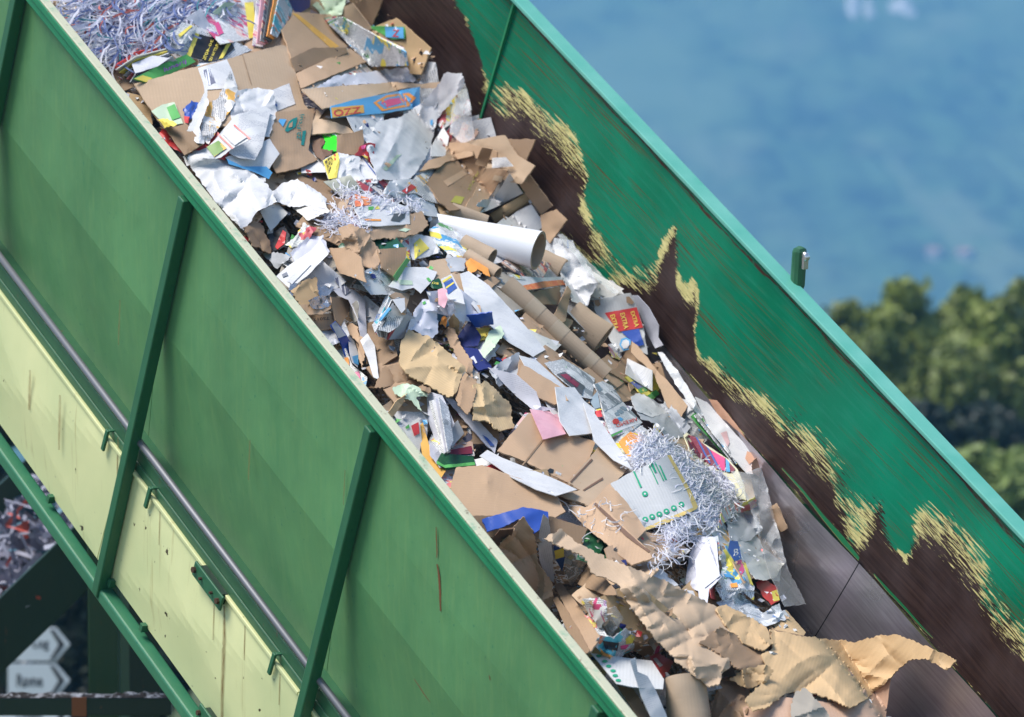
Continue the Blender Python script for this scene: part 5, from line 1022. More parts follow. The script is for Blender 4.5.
roll('cardboard_tube', 'thin brown tube end below the short open tube', 'tube', 4, (395, 555), 30, (523, 632), 31, .4, 'tube', wall=.16)
roll('plastic_roll', 'big white plastic covered tube lying across the middle of the pile', 'tube', 4, (262, 425), 44, (690, 535), 80, .36, 'whiteplastic', wall=.14, flat=.95, lift=.03, inner='tube', dent=.012)
roll('cardboard_tube', 'flattened brown tube poking out right of the white tube', 'tube', 4, (690, 560), 40, (790, 612), 42, .38, 'tube', wall=.28, flat=.62)
I(4, 'packaging', 'crumpled orange packaging between the brown tubes', 'packaging', 'crum', 'orange', [(392, 582), (412, 565), (482, 600), (492, 642), (440, 610), (402, 642)])
I(4, 'cardboard_piece', 'small brown card scrap at the start of the long brown tube', 'cardboard', 'card', 'card', [(465, 660), (500, 640), (540, 655), (490, 695)])
I(6, 'carton', 'brown box side under the orange striped leaflet', 'carton', 'card', 'card_dark', [(285, 255), (410, 228), (417, 306), (330, 302)])
I(4, 'leaflet', 'flat leaflet with a red orange stripe right of the tubes', 'leaflet', 'mag', 'white', [(570, 632), (620, 640), (700, 645), (855, 640), (860, 665), (640, 698)], parts=[('orange_stripe', 4, [(620, 680), (700, 662), (858, 648), (860, 665), (640, 697)], 'orangered'), ('green_print', 4, [(580, 630), (620, 640), (640, 655), (600, 650)], 'mag3')])
I(6, 'plastic_sheet', 'white plastic sheet draped against the scraped wall right of the tubes', 'plastic sheet', 'crum', 'white', [(380, 62), (402, 54, .04), (470, 95), (482, 80), (530, 150), (566, 222), (540, 262), (522, 312), (460, 292), (400, 145)], amp=.03)
I(6, 'film_strip', 'clear film strip lying along the scraped wall behind the white plastic', 'plastic film', 'film', 'film', [(400, 20), (420, 15), (560, 160), (650, 255), (630, 262), (530, 180)], lift=-.01)
I(6, 'paper_sheet', 'lilac bundle of papers standing against the scraped steel right of the red panel', 'paper', 'paper', 'lilac', [(700, 268), (728, 268, .05), (775, 320), (815, 392), (812, 440), (832, 472), (800, 485), (770, 430), (740, 350)])
I(6, 'film_strip', 'shiny clear film strip running along the steel beside the open cardboard box', 'plastic film', 'film', 'film_milky', [(810, 500), (830, 500), (900, 590), (960, 690), (1000, 760), (975, 760), (880, 630)], lift=-.01)
I(22, 'cardboard_box', 'crushed grey box with a red panel of three yellow words', 'cardboard box', 'card', 'print_grey', [(35, 110), (410, 30, .03), (470, 170), (545, 390), (590, 660), (480, 600), (280, 640), (160, 430), (60, 230)], parts=[
  ('red_panel', 22, [(150, 235), (478, 175), (545, 385), (290, 425)], 'red'), ('lettering', 22, ('EXTRA', [(205, 260), (250, 400), (295, 395), (250, 245)]), 'yellow'), ('lettering', 22, ('EXTRA', [(308, 240), (350, 400), (398, 390), (352, 230)]), 'yellow'), ('lettering', 22, ('EXTRA', [(415, 225), (462, 378), (505, 370), (452, 212)]), 'yellow'),
  ('blue_print', 22, [(320, 428), (500, 395), (555, 560), (480, 580), (420, 520)], 'blue'), ('round_emblem', 22, [(300, 560), (320, 500), (370, 485), (415, 510), (420, 560), (400, 610), (340, 620)], 'skyblue'), ('round_emblem', 22, [(318, 560), (335, 518), (370, 505), (400, 525), (402, 560), (380, 595), (342, 600)], 'white', .010), ('brown_tear', 22, [(45, 105), (90, 95), (108, 150), (80, 170), (50, 150)], 'card_dark'), ('brown_tear', 22, [(370, 70), (400, 65), (450, 125), (430, 148), (375, 130)], 'card_dark')])
I(22, 'packaging', 'small turquoise plastic packaging below the crushed grey box', 'packaging', 'crum', 'mag6', [(180, 560), (270, 540), (330, 680), (300, 717), (230, 690)])
roll('cardboard_tube', 'wide flattened brown roll right of the long tube, open end towards the grey box', 'tube', 6, (455, 345), 62, (590, 445), 66, .30, 'tube', wall=.20, flat=.5, lift=.02)
I(6, 'cardboard_piece', 'upright brown flap between the long tube and the wide roll', 'cardboard', 'card', 'card', [(385, 352), (440, 228, .05), (456, 250, .05), (432, 372), (410, 382)])
roll('cardboard_tube', 'long brown cardboard tube with bands of tape, longest in the pile', 'tube', 6, (185, 225), 47, (598, 598), 37, .05, 'tube', wall=.2, bands=((.22, .34), (.46, .58), (.80, .88)), lift=.03, dent=.012)
I(6, 'paper_sheet', 'long white folded sheet running down left of the long brown tube', 'paper', 'paper', 'white', [(0, 180), (35, 168), (120, 228, .05), (240, 360), (350, 490), (300, 520), (200, 460), (110, 380), (20, 270)], amp=.02)
I(34, 'paper_sheet', 'white crumpled paper right of the orange hook, above the blue box', 'paper', 'crum', 'lilac', [(790, 310), (870, 300), (980, 370), (985, 480), (930, 640), (890, 560), (800, 450)])
I(34, 'kraft_paper', 'small crumpled brown paper wad left of the dark blue box', 'kraft paper', 'crush', 'kraft', [(800, 520), (860, 450), (920, 540), (900, 680), (820, 700)], amp=.05)
I(6, 'paper_sheet', 'grey silky paper and cords below the blue box', 'paper', 'crum', 'grey', [(120, 575), (180, 530), (242, 500), (252, 600), (160, 642)])
I(5, 'carton', 'yellow carton inside the open dark blue box', 'carton', 'flat', 'yellow', [(880, 282), (942, 275), (936, 320), (900, 328)])
I(5, 'wrapper', 'pale green crumpled wrapper right of the open dark blue box', 'wrapper', 'crum', 'palegreen', [(940, 292), (985, 268), (1002, 300), (965, 350), (920, 402), (903, 372)])
bx = I(5, 'cardboard_box', 'open dark blue box flaps in the middle of the pile', 'cardboard box', 'card', 'navy', [(808, 315), (860, 240, .05), (905, 310), (892, 350), (830, 358)])
I(5, 'flap', 'bright blue top flap', None, 'card', 'blue', [(845, 228), (950, 214, .05), (956, 265), (882, 276)], parent=bx)
I(5, 'flap', 'dark blue lower flap with a small white figure', None, 'card', 'navy', [(834, 356), (890, 362), (950, 440), (895, 452), (850, 402)], parts=[('white_figure', 5, [(862, 400), (876, 392), (890, 420), (882, 424), (874, 408), (868, 408)], 'lilac')], parent=bx)
I(6, 'cardboard_sheet', 'brown cardboard panel with torn end below the long white sheet', 'cardboard', 'card', 'card', [(232, 610), (245, 530), (300, 560), (430, 688), (442, 712, .06), (380, 717), (300, 680), (240, 640)])
I(7, 'paper_sheet', 'long bright white sheet under the portrait newspaper, middle right', 'paper', 'flat', 'white', [(570, -20), (640, 0), (760, 110), (880, 200), (875, 300), (790, 315), (700, 210), (640, 110)], amp=.01)
I(6, 'newspaper', 'newspaper page with a dark red car picture beside the long tube', 'newspaper', 'paper', 'news', [(345, 545), (420, 528), (480, 560), (552, 608), (540, 692), (500, 685), (380, 585)], parts=[('printed_photo', 6, [(395, 590), (430, 580), (512, 640), (500, 675)], 'darkgrey'), ('printed_photo', 6, [(410, 592), (436, 588), (490, 630), (480, 645)], 'maroon', .011)])
I(6, 'cardboard_box', 'open brown cardboard box side right of the long tube end', 'cardboard box', 'card', 'card_dark', [(608, 580), (640, 565), (705, 455, .06), (732, 480), (790, 590), (700, 660), (690, 625)])
I(6, 'carton', 'green and yellow carton standing in the open brown box', 'carton', 'card', 'yellow', [(676, 602), (720, 588), (780, 570), (818, 640), (795, 690), (740, 668)], parts=[('green_band', 21, [(490, 150), (560, 115), (605, 150), (520, 185)], 'green'), ('blue_patch', 21, [(410, 75), (480, 50), (560, 115), (490, 145)], 'blue')])
I(6, 'carton', 'small bright green carton tip right of the green and yellow carton', 'carton', 'card', 'green', [(772, 675), (805, 655), (818, 672), (785, 697)])
I(6, 'paper_card', 'plain white card leaning in the open brown box', 'card', 'flat', 'white', [(685, 525), (735, 550), (787, 575, .05), (788, 660), (740, 630), (678, 590)])
I(6, 'cardboard_strip', 'long brown cardboard edge of the open box running beside the steel', 'cardboard', 'card', 'card', [(703, 453), (730, 475), (812, 580), (870, 640), (932, 720), (900, 780), (845, 717), (795, 590), (700, 500)])
I(21, 'newspaper', 'folded newspaper with red headline VIKEND upside down and a portrait photo', 'newspaper', 'mag', 'news', [(40, 90), (130, 62), (230, 110), (330, 270, .03), (540, 485, .04), (440, 560), (215, 640), (150, 420), (80, 170)], parts=[
  ('printed_photo', 21, [(90, 215), (260, 150), (335, 270), (145, 375)], 'greyphoto'), ('blue_square', 21, [(248, 390), (285, 375), (305, 405), (268, 418)], 'slate'), ('blue_square', 21, [(270, 365), (310, 345), (350, 375), (320, 398)], 'slate'), ('blue_square', 21, [(300, 330), (340, 318), (388, 348), (358, 368)], 'slate'),
  ('round_emblem', 21, [(228, 470), (250, 445), (290, 450), (302, 480), (270, 502), (240, 500)], 'red'), ('round_emblem', 21, [(280, 440), (310, 430), (340, 450), (320, 470), (298, 465)], 'skyblue'), ('lettering', 21, ('VIKEND', [(500, 462), (275, 538), (262, 500), (478, 432)]), 'red'), ('green_line', 21, [(215, 615), (330, 562), (335, 575), (222, 632)], 'green'), ('blank_margin', 21, [(180, 560), (440, 500), (530, 488), (330, 560), (215, 610)], 'white', .004), ('green_line', 21, [(45, 95), (80, 85), (130, 150), (95, 165)], 'slate')])
I(21, 'magazine', 'grey green folded magazine corner left of the headline newspaper', 'magazine', 'mag', 'slate', [(-10, 260), (75, 165, .04), (105, 330), (50, 345)], parts=[('red_panel', 21, [(35, 375), (110, 355), (130, 425), (60, 430)], 'red')])
# ------------------------------------------------------------------ right side
I(8, 'paper_bag', 'grey crumpled paper bag with dark folds above the striped bag', 'paper bag', 'crum', 'grey', [(300, 190), (360, 150), (410, 180), (450, 178), (535, 275), (505, 315), (440, 330), (400, 262), (330, 240)], amp=.06)
I(8, 'paper_sheet', 'torn white paper above the white shredded paper at right', 'paper', 'crum', 'white', [(290, 150), (340, 130), (400, 190), (450, 215), (380, 235), (310, 205)])
fan(8, 'magazine_bundle', 'bundle of magazines with green covers standing beside the peach poster', 'magazines', [(520, 232), (545, 215), (640, 330), (720, 420), (690, 415)], [(580, 215), (612, 210), (690, 330), (760, 420), (735, 430)], 5, ['offwhite', 'green', 'news', 'mag1', 'white'])
I(8, 'poster', 'peach coloured rolled sheet edge standing against the steel', 'paper', 'paper', 'peach', [(608, 160), (640, 165), (720, 262), (790, 365), (768, 372), (680, 280)])
I(8, 'poster', 'white poster with pale red print standing against the steel at right', 'paper', 'paper', 'white', [(553, 150, .05), (602, 172), (690, 270), (782, 372), (822, 432), (795, 468), (765, 465), (700, 390), (620, 295)], parts=[('peach_print', 37, [(770, 290), (790, 215), (860, 240), (880, 290), (810, 350)], 'peach'), ('red_print', 37, [(520, 30), (580, 10), (610, 130), (590, 170)], 'palered')])
I(8, 'wrapper', 'small peach wrapper tip hanging at the end of the white poster', 'wrapper', 'crum', 'peach', [(785, 420), (805, 400), (828, 455), (815, 478), (790, 465)])
sb = I(37, 'fabric_bag', 'cream bag with maroon and blue striped lining open like a mouth', 'bag', 'mag', 'cream', [(140, 50), (170, 25), (400, 170), (600, 300), (690, 400), (760, 560), (780, 717), (640, 680), (560, 560), (330, 400), (240, 290)], lift=.03, parts=[('striped_lining', 37, [(155, 38), (260, 70), (410, 200), (570, 290), (668, 400), (640, 437), (480, 400), (300, 290), (200, 180)], 'maroon'), ('blue_stripe', 37, [(260, 70), (280, 78), (420, 340), (400, 338)], 'inkblue', .011), ('blue_stripe', 37, [(370, 165), (395, 185), (520, 405), (490, 400)], 'inkblue', .011), ('red_panel', 37, [(415, 205), (560, 285), (565, 420), (520, 405)], 'hotpink', .011), ('blue_stripe', 37, [(570, 292), (605, 330), (615, 430), (575, 425)], 'skyblue', .011), ('blue_stripe', 37, [(158, 40), (175, 60), (290, 270), (255, 250)], 'navy', .011)])
I(8, 'envelope', 'orange envelope with a torn white window in the middle right', 'envelope', 'flat', 'orange', [(240, 335), (288, 293), (340, 320), (362, 348), (357, 372), (292, 418)], parts=[('torn_window', 25, [(245, 85), (325, 40), (340, 60), (265, 115)], 'lilac')])
I(10, 'newspaper', 'hanging white printed pages left of the striped rope of colourful wrappers', 'paper', 'paper', 'lilac', [(195, 130), (210, 40), (240, -10), (290, -10), (300, 110), (262, 165), (225, 150)])
I(10, 'paper_sheet', 'long hanging lilac page beside the colourful wrappers', 'paper', 'paper', 'lilac', [(240, 190), (225, 60), (262, 0), (305, 112), (268, 150), (262, 200)], parts=[('printed_text', 28, [(30, 500), (170, 440), (180, 500), (40, 610)], 'inkpage')])
I(8, 'paper_sheet', 'smooth white sheet curling out of the shredded paper at right', 'paper', 'paper', 'lilac', [(600, 440), (660, 460), (712, 510), (722, 580), (690, 610), (640, 560)])
I(8, 'magazine', 'crumpled page with a red picture under the stamped grey card', 'magazine', 'crum', 'mag5', [(440, 680), (560, 590), (600, 620), (540, 717), (470, 740)])
shreds('heap of white shredded paper beside the stamped grey card', 8, [(275, 425), (330, 300), (400, 300), (460, 345), (540, 400), (620, 450), (700, 520), (725, 585), (690, 640), (630, 690), (560, 640), (520, 690), (430, 720), (400, 690), (540, 600), (450, 390), (300, 450)], 2100, 12, [('white', 8), ('lilac', 3), ('grey', .2)], .05, .005, 15)
shreds('thin white paper strands tangled below the stamped grey card', 9, [(720, 190), (900, 120), (960, 180), (880, 330), (820, 300), (760, 380), (720, 330), (790, 260)], 150, 22, [('white', 4), ('lilac', 4)], .08, .005, 16)
# ------------------------------------------------------------------ centre kraft and bottom left stack
I(7, 'plastic_sheet', 'grey lilac sheets hanging under the crumpled kraft in the dark gap', 'paper', 'paper', 'lilac', [(190, 125), (255, 145), (305, 262), (262, 372), (225, 330), (198, 250)])
I(7, 'cardboard_piece', 'olive brown torn card edge near the rim under the kraft', 'cardboard', 'card', 'kraft', [(28, 225), (70, 165), (112, 138), (92, 182), (52, 232)])
I(7, 'carton', 'white photo card with a red picture near the rim', 'carton', 'flat', 'offwhite', [(95, 282), (160, 233), (172, 330), (160, 390), (130, 345)], parts=[('red_picture', 35, [(188, 255), (240, 230), (248, 310), (210, 330)], 'red'), ('green_corner', 35, [(145, 265), (170, 245), (178, 268), (155, 280)], 'green')])
I(7, 'envelope', 'amber envelope hanging beside the near rim in the dark gap', 'envelope', 'paper', 'amber', [(160, 270), (176, 255), (200, 345), (235, 420), (272, 452), (240, 497), (175, 420)])
I(7, 'paper_sheet', 'hanging lilac page tip right of the amber envelope', 'paper', 'paper', 'lilac', [(200, 330), (240, 370), (275, 440), (245, 440), (205, 390)])
I(7, 'magazine', 'black magazine with red lettering in the dark gap', 'magazine', 'mag', 'mag4', [(280, 382), (330, 330), (372, 285), (388, 392), (300, 395)], parts=[('red_print', 35, [(460, 430), (620, 400), (630, 455), (470, 465)], 'maroon')])
I(7, 'magazine', 'glossy dark green magazine with a bright green edge in the dark gap', 'magazine', 'mag', 'dkgreen', [(230, 420), (252, 380), (382, 395), (392, 432), (270, 447)], parts=[('green_edge', 7, [(232, 412), (262, 430), (388, 418), (390, 430), (268, 442), (232, 425)], 'green')])
I(7, 'paper_sheet', 'blue grey paper triangle above the black magazine', 'paper', 'paper', 'grey', [(282, 290), (318, 245), (345, 300), (300, 352), (265, 350)])
fan(7, 'newspaper_stack', 'leaning folded papers fanned out in the dark gap under the kraft', 'newspapers', [(200, 170), (235, 160), (285, 375), (255, 385)], [(238, 150), (280, 190), (300, 330), (278, 372)], 4, ['news', 'white', 'lilac', 'news2'])
I(7, 'book', 'long grey book spine with a blue label leaning in the dark gap', 'book', 'card', 'lilac', [(262, 150, .05), (300, 160, .05), (400, 245), (482, 330), (470, 382), (420, 332), (340, 240)], parts=[('blue_label', 7, [(418, 305), (440, 318), (470, 350), (452, 352)], 'inkblue')])
I(7, 'tissue', 'pale grey torn tissue hanging under the crumpled kraft', 'tissue', 'crum', 'palegreen', [(50, 115), (110, 95), (190, 125), (195, 150), (150, 150), (170, 210), (130, 165), (60, 140)], amp=.03)
I(5, 'kraft_paper', 'dark brown crumpled paper under the left side of the big kraft sheet', 'kraft paper', 'crush', 'card_dark', [(468, 522), (500, 442), (580, 420), (625, 480), (700, 530), (690, 545), (600, 508)], amp=.06)
I(5, 'kraft_paper', 'crumpled kraft ridge running beside the dark blue box', 'kraft paper', 'crush', 'card', [(755, 292), (790, 270), (815, 330), (870, 420), (872, 480), (835, 450), (800, 390)], amp=.06)
I(5, 'kraft_paper', 'lower piece of ribbed kraft cardboard hanging over the dark gap', 'kraft paper', 'crush', 'kraft_yel', [(872, 510), (930, 498), (980, 540), (1030, 600), (1040, 690, .05), (985, 700), (930, 660), (872, 655)], amp=.05)
I(5, 'kraft_paper', 'brown folded kraft middle piece between the two ribbed kraft sheets', 'kraft paper', 'crush', 'card_dark', [(795, 530), (842, 462), (888, 502), (880, 560), (852, 632), (808, 592)], amp=.05)
I(5, 'kraft_paper', 'big ribbed kraft cardboard sheet crumpled in the centre of the pile', 'kraft paper', 'crush', 'kraft_yel', [(578, 335, .04), (612, 283, .04), (700, 320), (842, 440), (822, 500), (802, 545), (772, 562), (690, 512), (620, 480), (574, 432)], amp=.045, sc=6)
# ------------------------------------------------------------------ big flat cards in the lower centre
I(7, 'cardboard_sheet', 'wide flat brown cardboard lowest of the lower centre, next to the near rim', 'cardboard', 'card', 'card', [(285, 555), (292, 500), (312, 440), (420, 430), (560, 480), (720, 552), (760, 620), (700, 655), (560, 640), (420, 640), (345, 642)], amp=.008)
I(7, 'cardboard_sheet', 'narrow brown cardboard layers beside the near rim below the wide flat card', 'cardboard', 'card', 'card_dark', [(340, 640), (420, 636), (560, 640), (700, 640), (850, 690), (820, 760), (600, 740), (400, 720)])
I(7, 'cardboard_sheet', 'brown cardboard panel with creases in the lower centre, under the white sheets', 'cardboard', 'card', 'card', [(480, 372), (540, 300), (612, 215), (700, 270), (800, 312), (882, 332), (860, 400), (770, 502), (690, 462), (570, 405)], parts=[('crease', 7, [(580, 430), (586, 432), (700, 290), (694, 288)], 'card_dark'), ('hand_hole', 7, [(686, 452), (696, 443), (712, 448), (708, 462), (692, 462)], 'black')])
I(7, 'cardboard_sheet', 'torn cardboard panel with a slit over the stamped grey card', 'cardboard', 'card', 'card_pale', [(770, 500), (860, 400), (900, 350), (1000, 400), (1022, 440, .05), (965, 500), (870, 602, .05), (742, 555), (820, 532)], parts=[('slit', 7, [(778, 498), (784, 502), (872, 408), (866, 404)], 'brown'), ('slit', 7, [(830, 532), (836, 536), (915, 488), (912, 480)], 'brown')])
I(7, 'cardboard_strip', 'curved white coated cardboard strip in the lower centre', 'cardboard', 'flat', 'white', [(408, 392), (440, 368), (500, 400), (600, 440), (700, 480), (808, 530), (720, 556), (640, 530), (540, 480), (470, 430)])
I(7, 'paper_sheet', 'pink printed form lying on the brown cardboard', 'paper', 'flat', 'pink', [(614, 200), (722, 215), (762, 302), (668, 325)])
I(7, 'cardboard_piece', 'brown cardboard piece with ragged torn end below the blue box', 'cardboard', 'card', 'card', [(560, 90), (580, 20), (610, 30), (740, 110), (772, 165, .05), (715, 182), (640, 150), (590, 110)])
I(7, 'paper_sheet', 'white sheet under the ragged cardboard piece', 'paper', 'paper', 'lilac', [(440, 30), (560, 60), (640, 130), (660, 190), (720, 200), (640, 215), (560, 150)])
I(8, 'paper_sheet', 'large white sheet folded at the left of the headline newspaper', 'paper', 'flat', 'white', [(-20, 110), (60, 112), (105, 175), (130, 240), (132, 300), (40, 310), (0, 250)])
I(8, 'paper_sheet', 'long white triangular sheet pointing at the stamped grey card', 'paper', 'flat', 'white', [(95, 175), (125, 195), (200, 300), (262, 392), (298, 450, .05), (220, 410), (140, 332), (128, 280)])
I(25, 'cardboard_box', 'brown cardboard flaps stacked under the stamped grey card, nearest the pile centre', 'cardboard', 'card', 'card', [(-80, 520), (80, 345), (200, 480), (370, 715), (250, 830), (120, 760)])
I(9, 'cardboard_sheet', 'folded brown cardboard with dark slits below the stamped card', 'cardboard', 'card', 'card', [(382, 92), (470, 112), (520, 82), (640, 200), (735, 290), (745, 320), (662, 348), (560, 260), (470, 190)], parts=[('slit', 9, [(505, 98), (515, 92), (700, 262), (742, 292), (730, 296), (640, 232)], 'brown')])
I(25, 'stamped_card', 'grey cardboard with green round stamps and yellow edges', 'cardboard', 'card', 'print_grey', [(85, 345), (260, 250), (390, 190), (545, 120, .03), (720, 400), (780, 530, .03), (600, 610), (370, 715), (230, 550)], amp=.006, parts=[
  ('yellow_edge', 25, [(535, 122), (560, 118), (720, 395), (782, 532), (745, 545), (690, 400)], 'kraftgold'), ('yellow_edge', 25, [(355, 700), (540, 620), (735, 540), (780, 530), (770, 550), (560, 650), (375, 716)], 'kraftgold')] +
  [('round_stamp', 25, [(cx + 24 * math.cos(a), cy + 22 * math.sin(a)) for a in np.linspace(0, 6.283, 13)[:-1]], 'stampgreen') for cx, cy in ((358, 428), (648, 512), (588, 541), (529, 567), (472, 590), (415, 610), (360, 632))] +
  [('stamp_face', 25, [(cx + 9 * math.cos(a), cy + 8 * math.sin(a)) for a in np.linspace(0, 6.283, 9)[:-1]], 'print_grey', .011) for cx, cy in ((358, 428), (648, 512), (588, 541), (529, 567), (472, 590), (415, 610), (360, 632))] +
  [('printed_line', 25, q, 'stampgreen') for q in ([(262, 250), (275, 247), (333, 372), (320, 380)], [(385, 196), (392, 192), (464, 345), (457, 349)], [(404, 188), (420, 182), (452, 255), (436, 262)], [(432, 180), (440, 176), (512, 322), (504, 327)], [(470, 205), (480, 200), (532, 312), (520, 320)])])
shreds('few loose white strands on the brown flaps by the stamped card', 9, [(340, 70), (480, 90), (620, 60), (640, 180), (560, 250), (420, 170)], 26, 16, [('white', 1)], .05, .005, 18)
# ------------------------------------------------------------------ bottom left pocket
I(9, 'plastic_sheet', 'clear grey plastic sheet in the dark pocket beside the near rim', 'plastic sheet', 'film', 'film', [(385, 262), (430, 270), (485, 330), (440, 400), (412, 432), (390, 380)])
I(9, 'carton', 'dull brown carton at the back of the dark pocket', 'carton', 'card', 'card_dark', [(440, 425), (488, 338), (592, 445), (600, 470), (560, 472)])
I(9, 'packaging', 'yellow and violet packet at the top of the dark pocket', 'packet', 'paper', 'inkblue', [(342, 272), (385, 248), (388, 320), (378, 375), (352, 330)], parts=[('yellow_band', 9, [(345, 290), (385, 278), (386, 315), (350, 325)], 'yellow')])
I(36, 'packaging', 'crumpled brown and cream food wrapper in the dark pocket', 'wrapper', 'crush', 'mag5', [(100, 180), (165, 172), (208, 190), (210, 280), (185, 310), (130, 240)])
I(36, 'plastic_sheet', 'clear plastic bag in the middle of the dark pocket', 'plastic bag', 'film', 'film', [(205, 230), (250, 210), (290, 270), (230, 350), (205, 310)])
I(36, 'magazine', 'glossy page scraps curling at the bottom of the dark pocket', 'magazine', 'crum', 'mag6', [(110, 250), (170, 280), (228, 355), (200, 360), (150, 310)])
I(36, 'paper_sheet', 'pale grey sheet with green stamps lying at the bottom beside the near rim', 'paper', 'flat', 'print_grey', [(140, 425), (250, 440), (420, 460), (475, 545), (470, 590), (330, 580), (260, 565)], parts=[('round_stamp', 36, [(cx + 13 * math.cos(a), cy + 7 * math.sin(a)) for a in np.linspace(0, 6.283, 10)[:-1]], 'stampgreen') for cx, cy in ((178, 437), (205, 462), (222, 484), (242, 505), (252, 527), (266, 549))])
I(36, 'magazine', 'crumpled glossy page in blue, black and magenta above the stamped sheet', 'magazine', 'crum', 'mag2', [(148, 390), (185, 345), (250, 350), (300, 310), (345, 340), (340, 400), (280, 445), (225, 445)], amp=.05, parts=[('yellow_sun', 36, [(300, 360), (325, 340), (345, 352), (330, 380), (302, 385)], 'yellow'), ('magenta_patch', 36, [(275, 392), (318, 385), (300, 408), (280, 410)], 'hotpink'), ('black_patch', 36, [(195, 368), (270, 380), (262, 415), (205, 405)], 'black'), ('orange_edge', 36, [(180, 400), (205, 425), (245, 440), (238, 449), (195, 435)], 'orange')])
I(36, 'paper_bag', 'brown card scraps under the edge of the long kraft', 'cardboard', 'crush', 'card_dark', [(335, 370), (400, 380), (430, 420), (390, 450), (345, 420)])
I(36, 'packet', 'crushed red drinks packet with white writing beside the long kraft', 'packet', 'crum', 'red', [(412, 440), (450, 425), (520, 465), (480, 535), (440, 510)], parts=[('white_print', 36, [(425, 450), (440, 445), (470, 480), (455, 490)], 'white')])
I(9, 'cardboard_sheet', 'thin brown cardboard leaning on the near rim beside the dark pocket', 'cardboard', 'card', 'card', [(345, 430), (372, 418, .05), (450, 520), (535, 645, .04), (492, 705), (440, 620), (390, 520)])
I(9, 'cardboard_sheet', 'dark cardboard leaf just outside the thin leaning cardboard', 'cardboard', 'card', 'card_dark', [(335, 480), (360, 480), (440, 600), (490, 700), (470, 712), (400, 620)])
I(9, 'cardboard_box', 'maroon brown carton corner under the blue folder', 'carton', 'card', 'brown', [(82, 260), (120, 205), (180, 200), (160, 250), (110, 282)])
I(9, 'folder', 'bright blue cardboard folder beside the near rim', 'folder', 'card', 'blue', [(50, 160), (120, 140), (218, 110, .05), (320, 130, .05), (322, 165), (300, 195), (262, 218), (200, 160), (140, 190), (70, 212)])
I(9, 'plastic_sheet', 'white plastic flap hanging from the blue folder', 'plastic sheet', 'paper', 'lilac', [(280, 280), (285, 200), (300, 140, .04), (322, 160), (335, 260), (345, 420), (310, 400), (285, 330)])
I(9, 'kraft_paper', 'crumpled brown paper bag in front of the blue folder', 'paper bag', 'crush', 'card', [(108, 285), (160, 220), (218, 150, .04), (262, 210), (275, 270), (275, 340), (335, 420), (345, 500), (320, 535), (250, 445), (200, 400), (140, 330)], amp=.05, sc=5)
# ------------------------------------------------------------------ right bottom: colourful wrappers, clear film
I(10, 'wrapper', 'bunched white plastic wrapper beside the colourful wrappers', 'wrapper', 'crum', 'white', [(330, 10), (400, -30), (430, 20), (490, 70), (480, 125), (420, 115), (370, 60)], amp=.05)
I(8, 'wrapper', 'blue and white torn wrapper above the colourful wrappers at right', 'wrapper', 'crum', 'mag6', [(660, 610), (700, 590), (760, 585), (798, 560), (808, 600), (740, 625), (690, 650), (650, 690)], amp=.05)
I(8, 'wrapper', 'grey white paper ball below the blue torn wrapper', 'wrapper', 'crum', 'grey', [(680, 660), (740, 625), (800, 640), (830, 690), (780, 740), (700, 740)], amp=.06)
I(28, 'wrapper', 'colourful printed wrapper with a blue panel and the letter B', 'wrapper', 'crum', 'mag1', [(140, 610), (200, 420), (180, 330), (270, 180), (340, 190), (380, 330), (420, 480), (490, 600), (480, 717), (380, 640), (200, 717)], amp=.04, parts=[('blue_panel', 28, [(250, 270), (270, 185), (340, 190), (372, 340), (310, 375)], 'inkblue'), ('lettering', 28, ('B', [(300, 325), (345, 312), (348, 250), (303, 262)]), 'white'), ('red_band', 28, [(320, 370), (370, 355), (400, 450), (370, 500)], 'hotpink'), ('yellow_band', 28, [(375, 370), (410, 390), (480, 590), (450, 570)], 'yellow'), ('blue_patch', 28, [(210, 480), (270, 490), (320, 520), (230, 510)], 'skyblue'), ('orange_patch', 28, [(270, 570), (330, 560), (340, 600), (280, 605)], 'orange')])
I(28, 'wrapper', 'red and yellow wrapper tail below the letter B wrapper', 'wrapper', 'crum', 'red', [(500, 560), (580, 530), (690, 600), (715, 717), (640, 760), (560, 680)], parts=[('yellow_tail', 28, [(640, 640), (695, 620), (715, 717), (660, 730)], 'yellow')])
I(10, 'wrapper', 'grey patterned wrapper folds right above the tan kraft at the bottom', 'wrapper', 'crum', 'news2', [(290, 190), (350, 150), (430, 220), (480, 190), (500, 240), (440, 260), (340, 225)], amp=.05)
I(28, 'paper_bag', 'small red paper edge below the hanging lilac page', 'paper', 'paper', 'red', [(85, 610), (130, 580), (145, 717), (100, 700)])
I(28, 'wrapper', 'crumpled white paper napkin right of the letter B wrapper', 'napkin', 'crum', 'offwhite', [(420, 400), (520, 320), (600, 370), (755, 385, .05), (690, 500), (600, 540), (500, 530), (440, 460)], amp=.04)
I(8, 'cardboard_piece', 'small brown cardboard piece between clear film and bare steel', 'cardboard', 'card', 'card', [(858, 605), (885, 585, .04), (905, 630), (930, 690), (905, 705), (880, 670)])
I(8, 'plastic_sheet', 'clear plastic film trailing down beside the steel to the tan kraft', 'plastic film', 'film', 'film', [(700, 455), (765, 462), (822, 440), (850, 520), (875, 640), (905, 740), (935, 860), (1010, 1000), (920, 1010), (860, 880), (820, 740), (780, 600)], lift=.02)
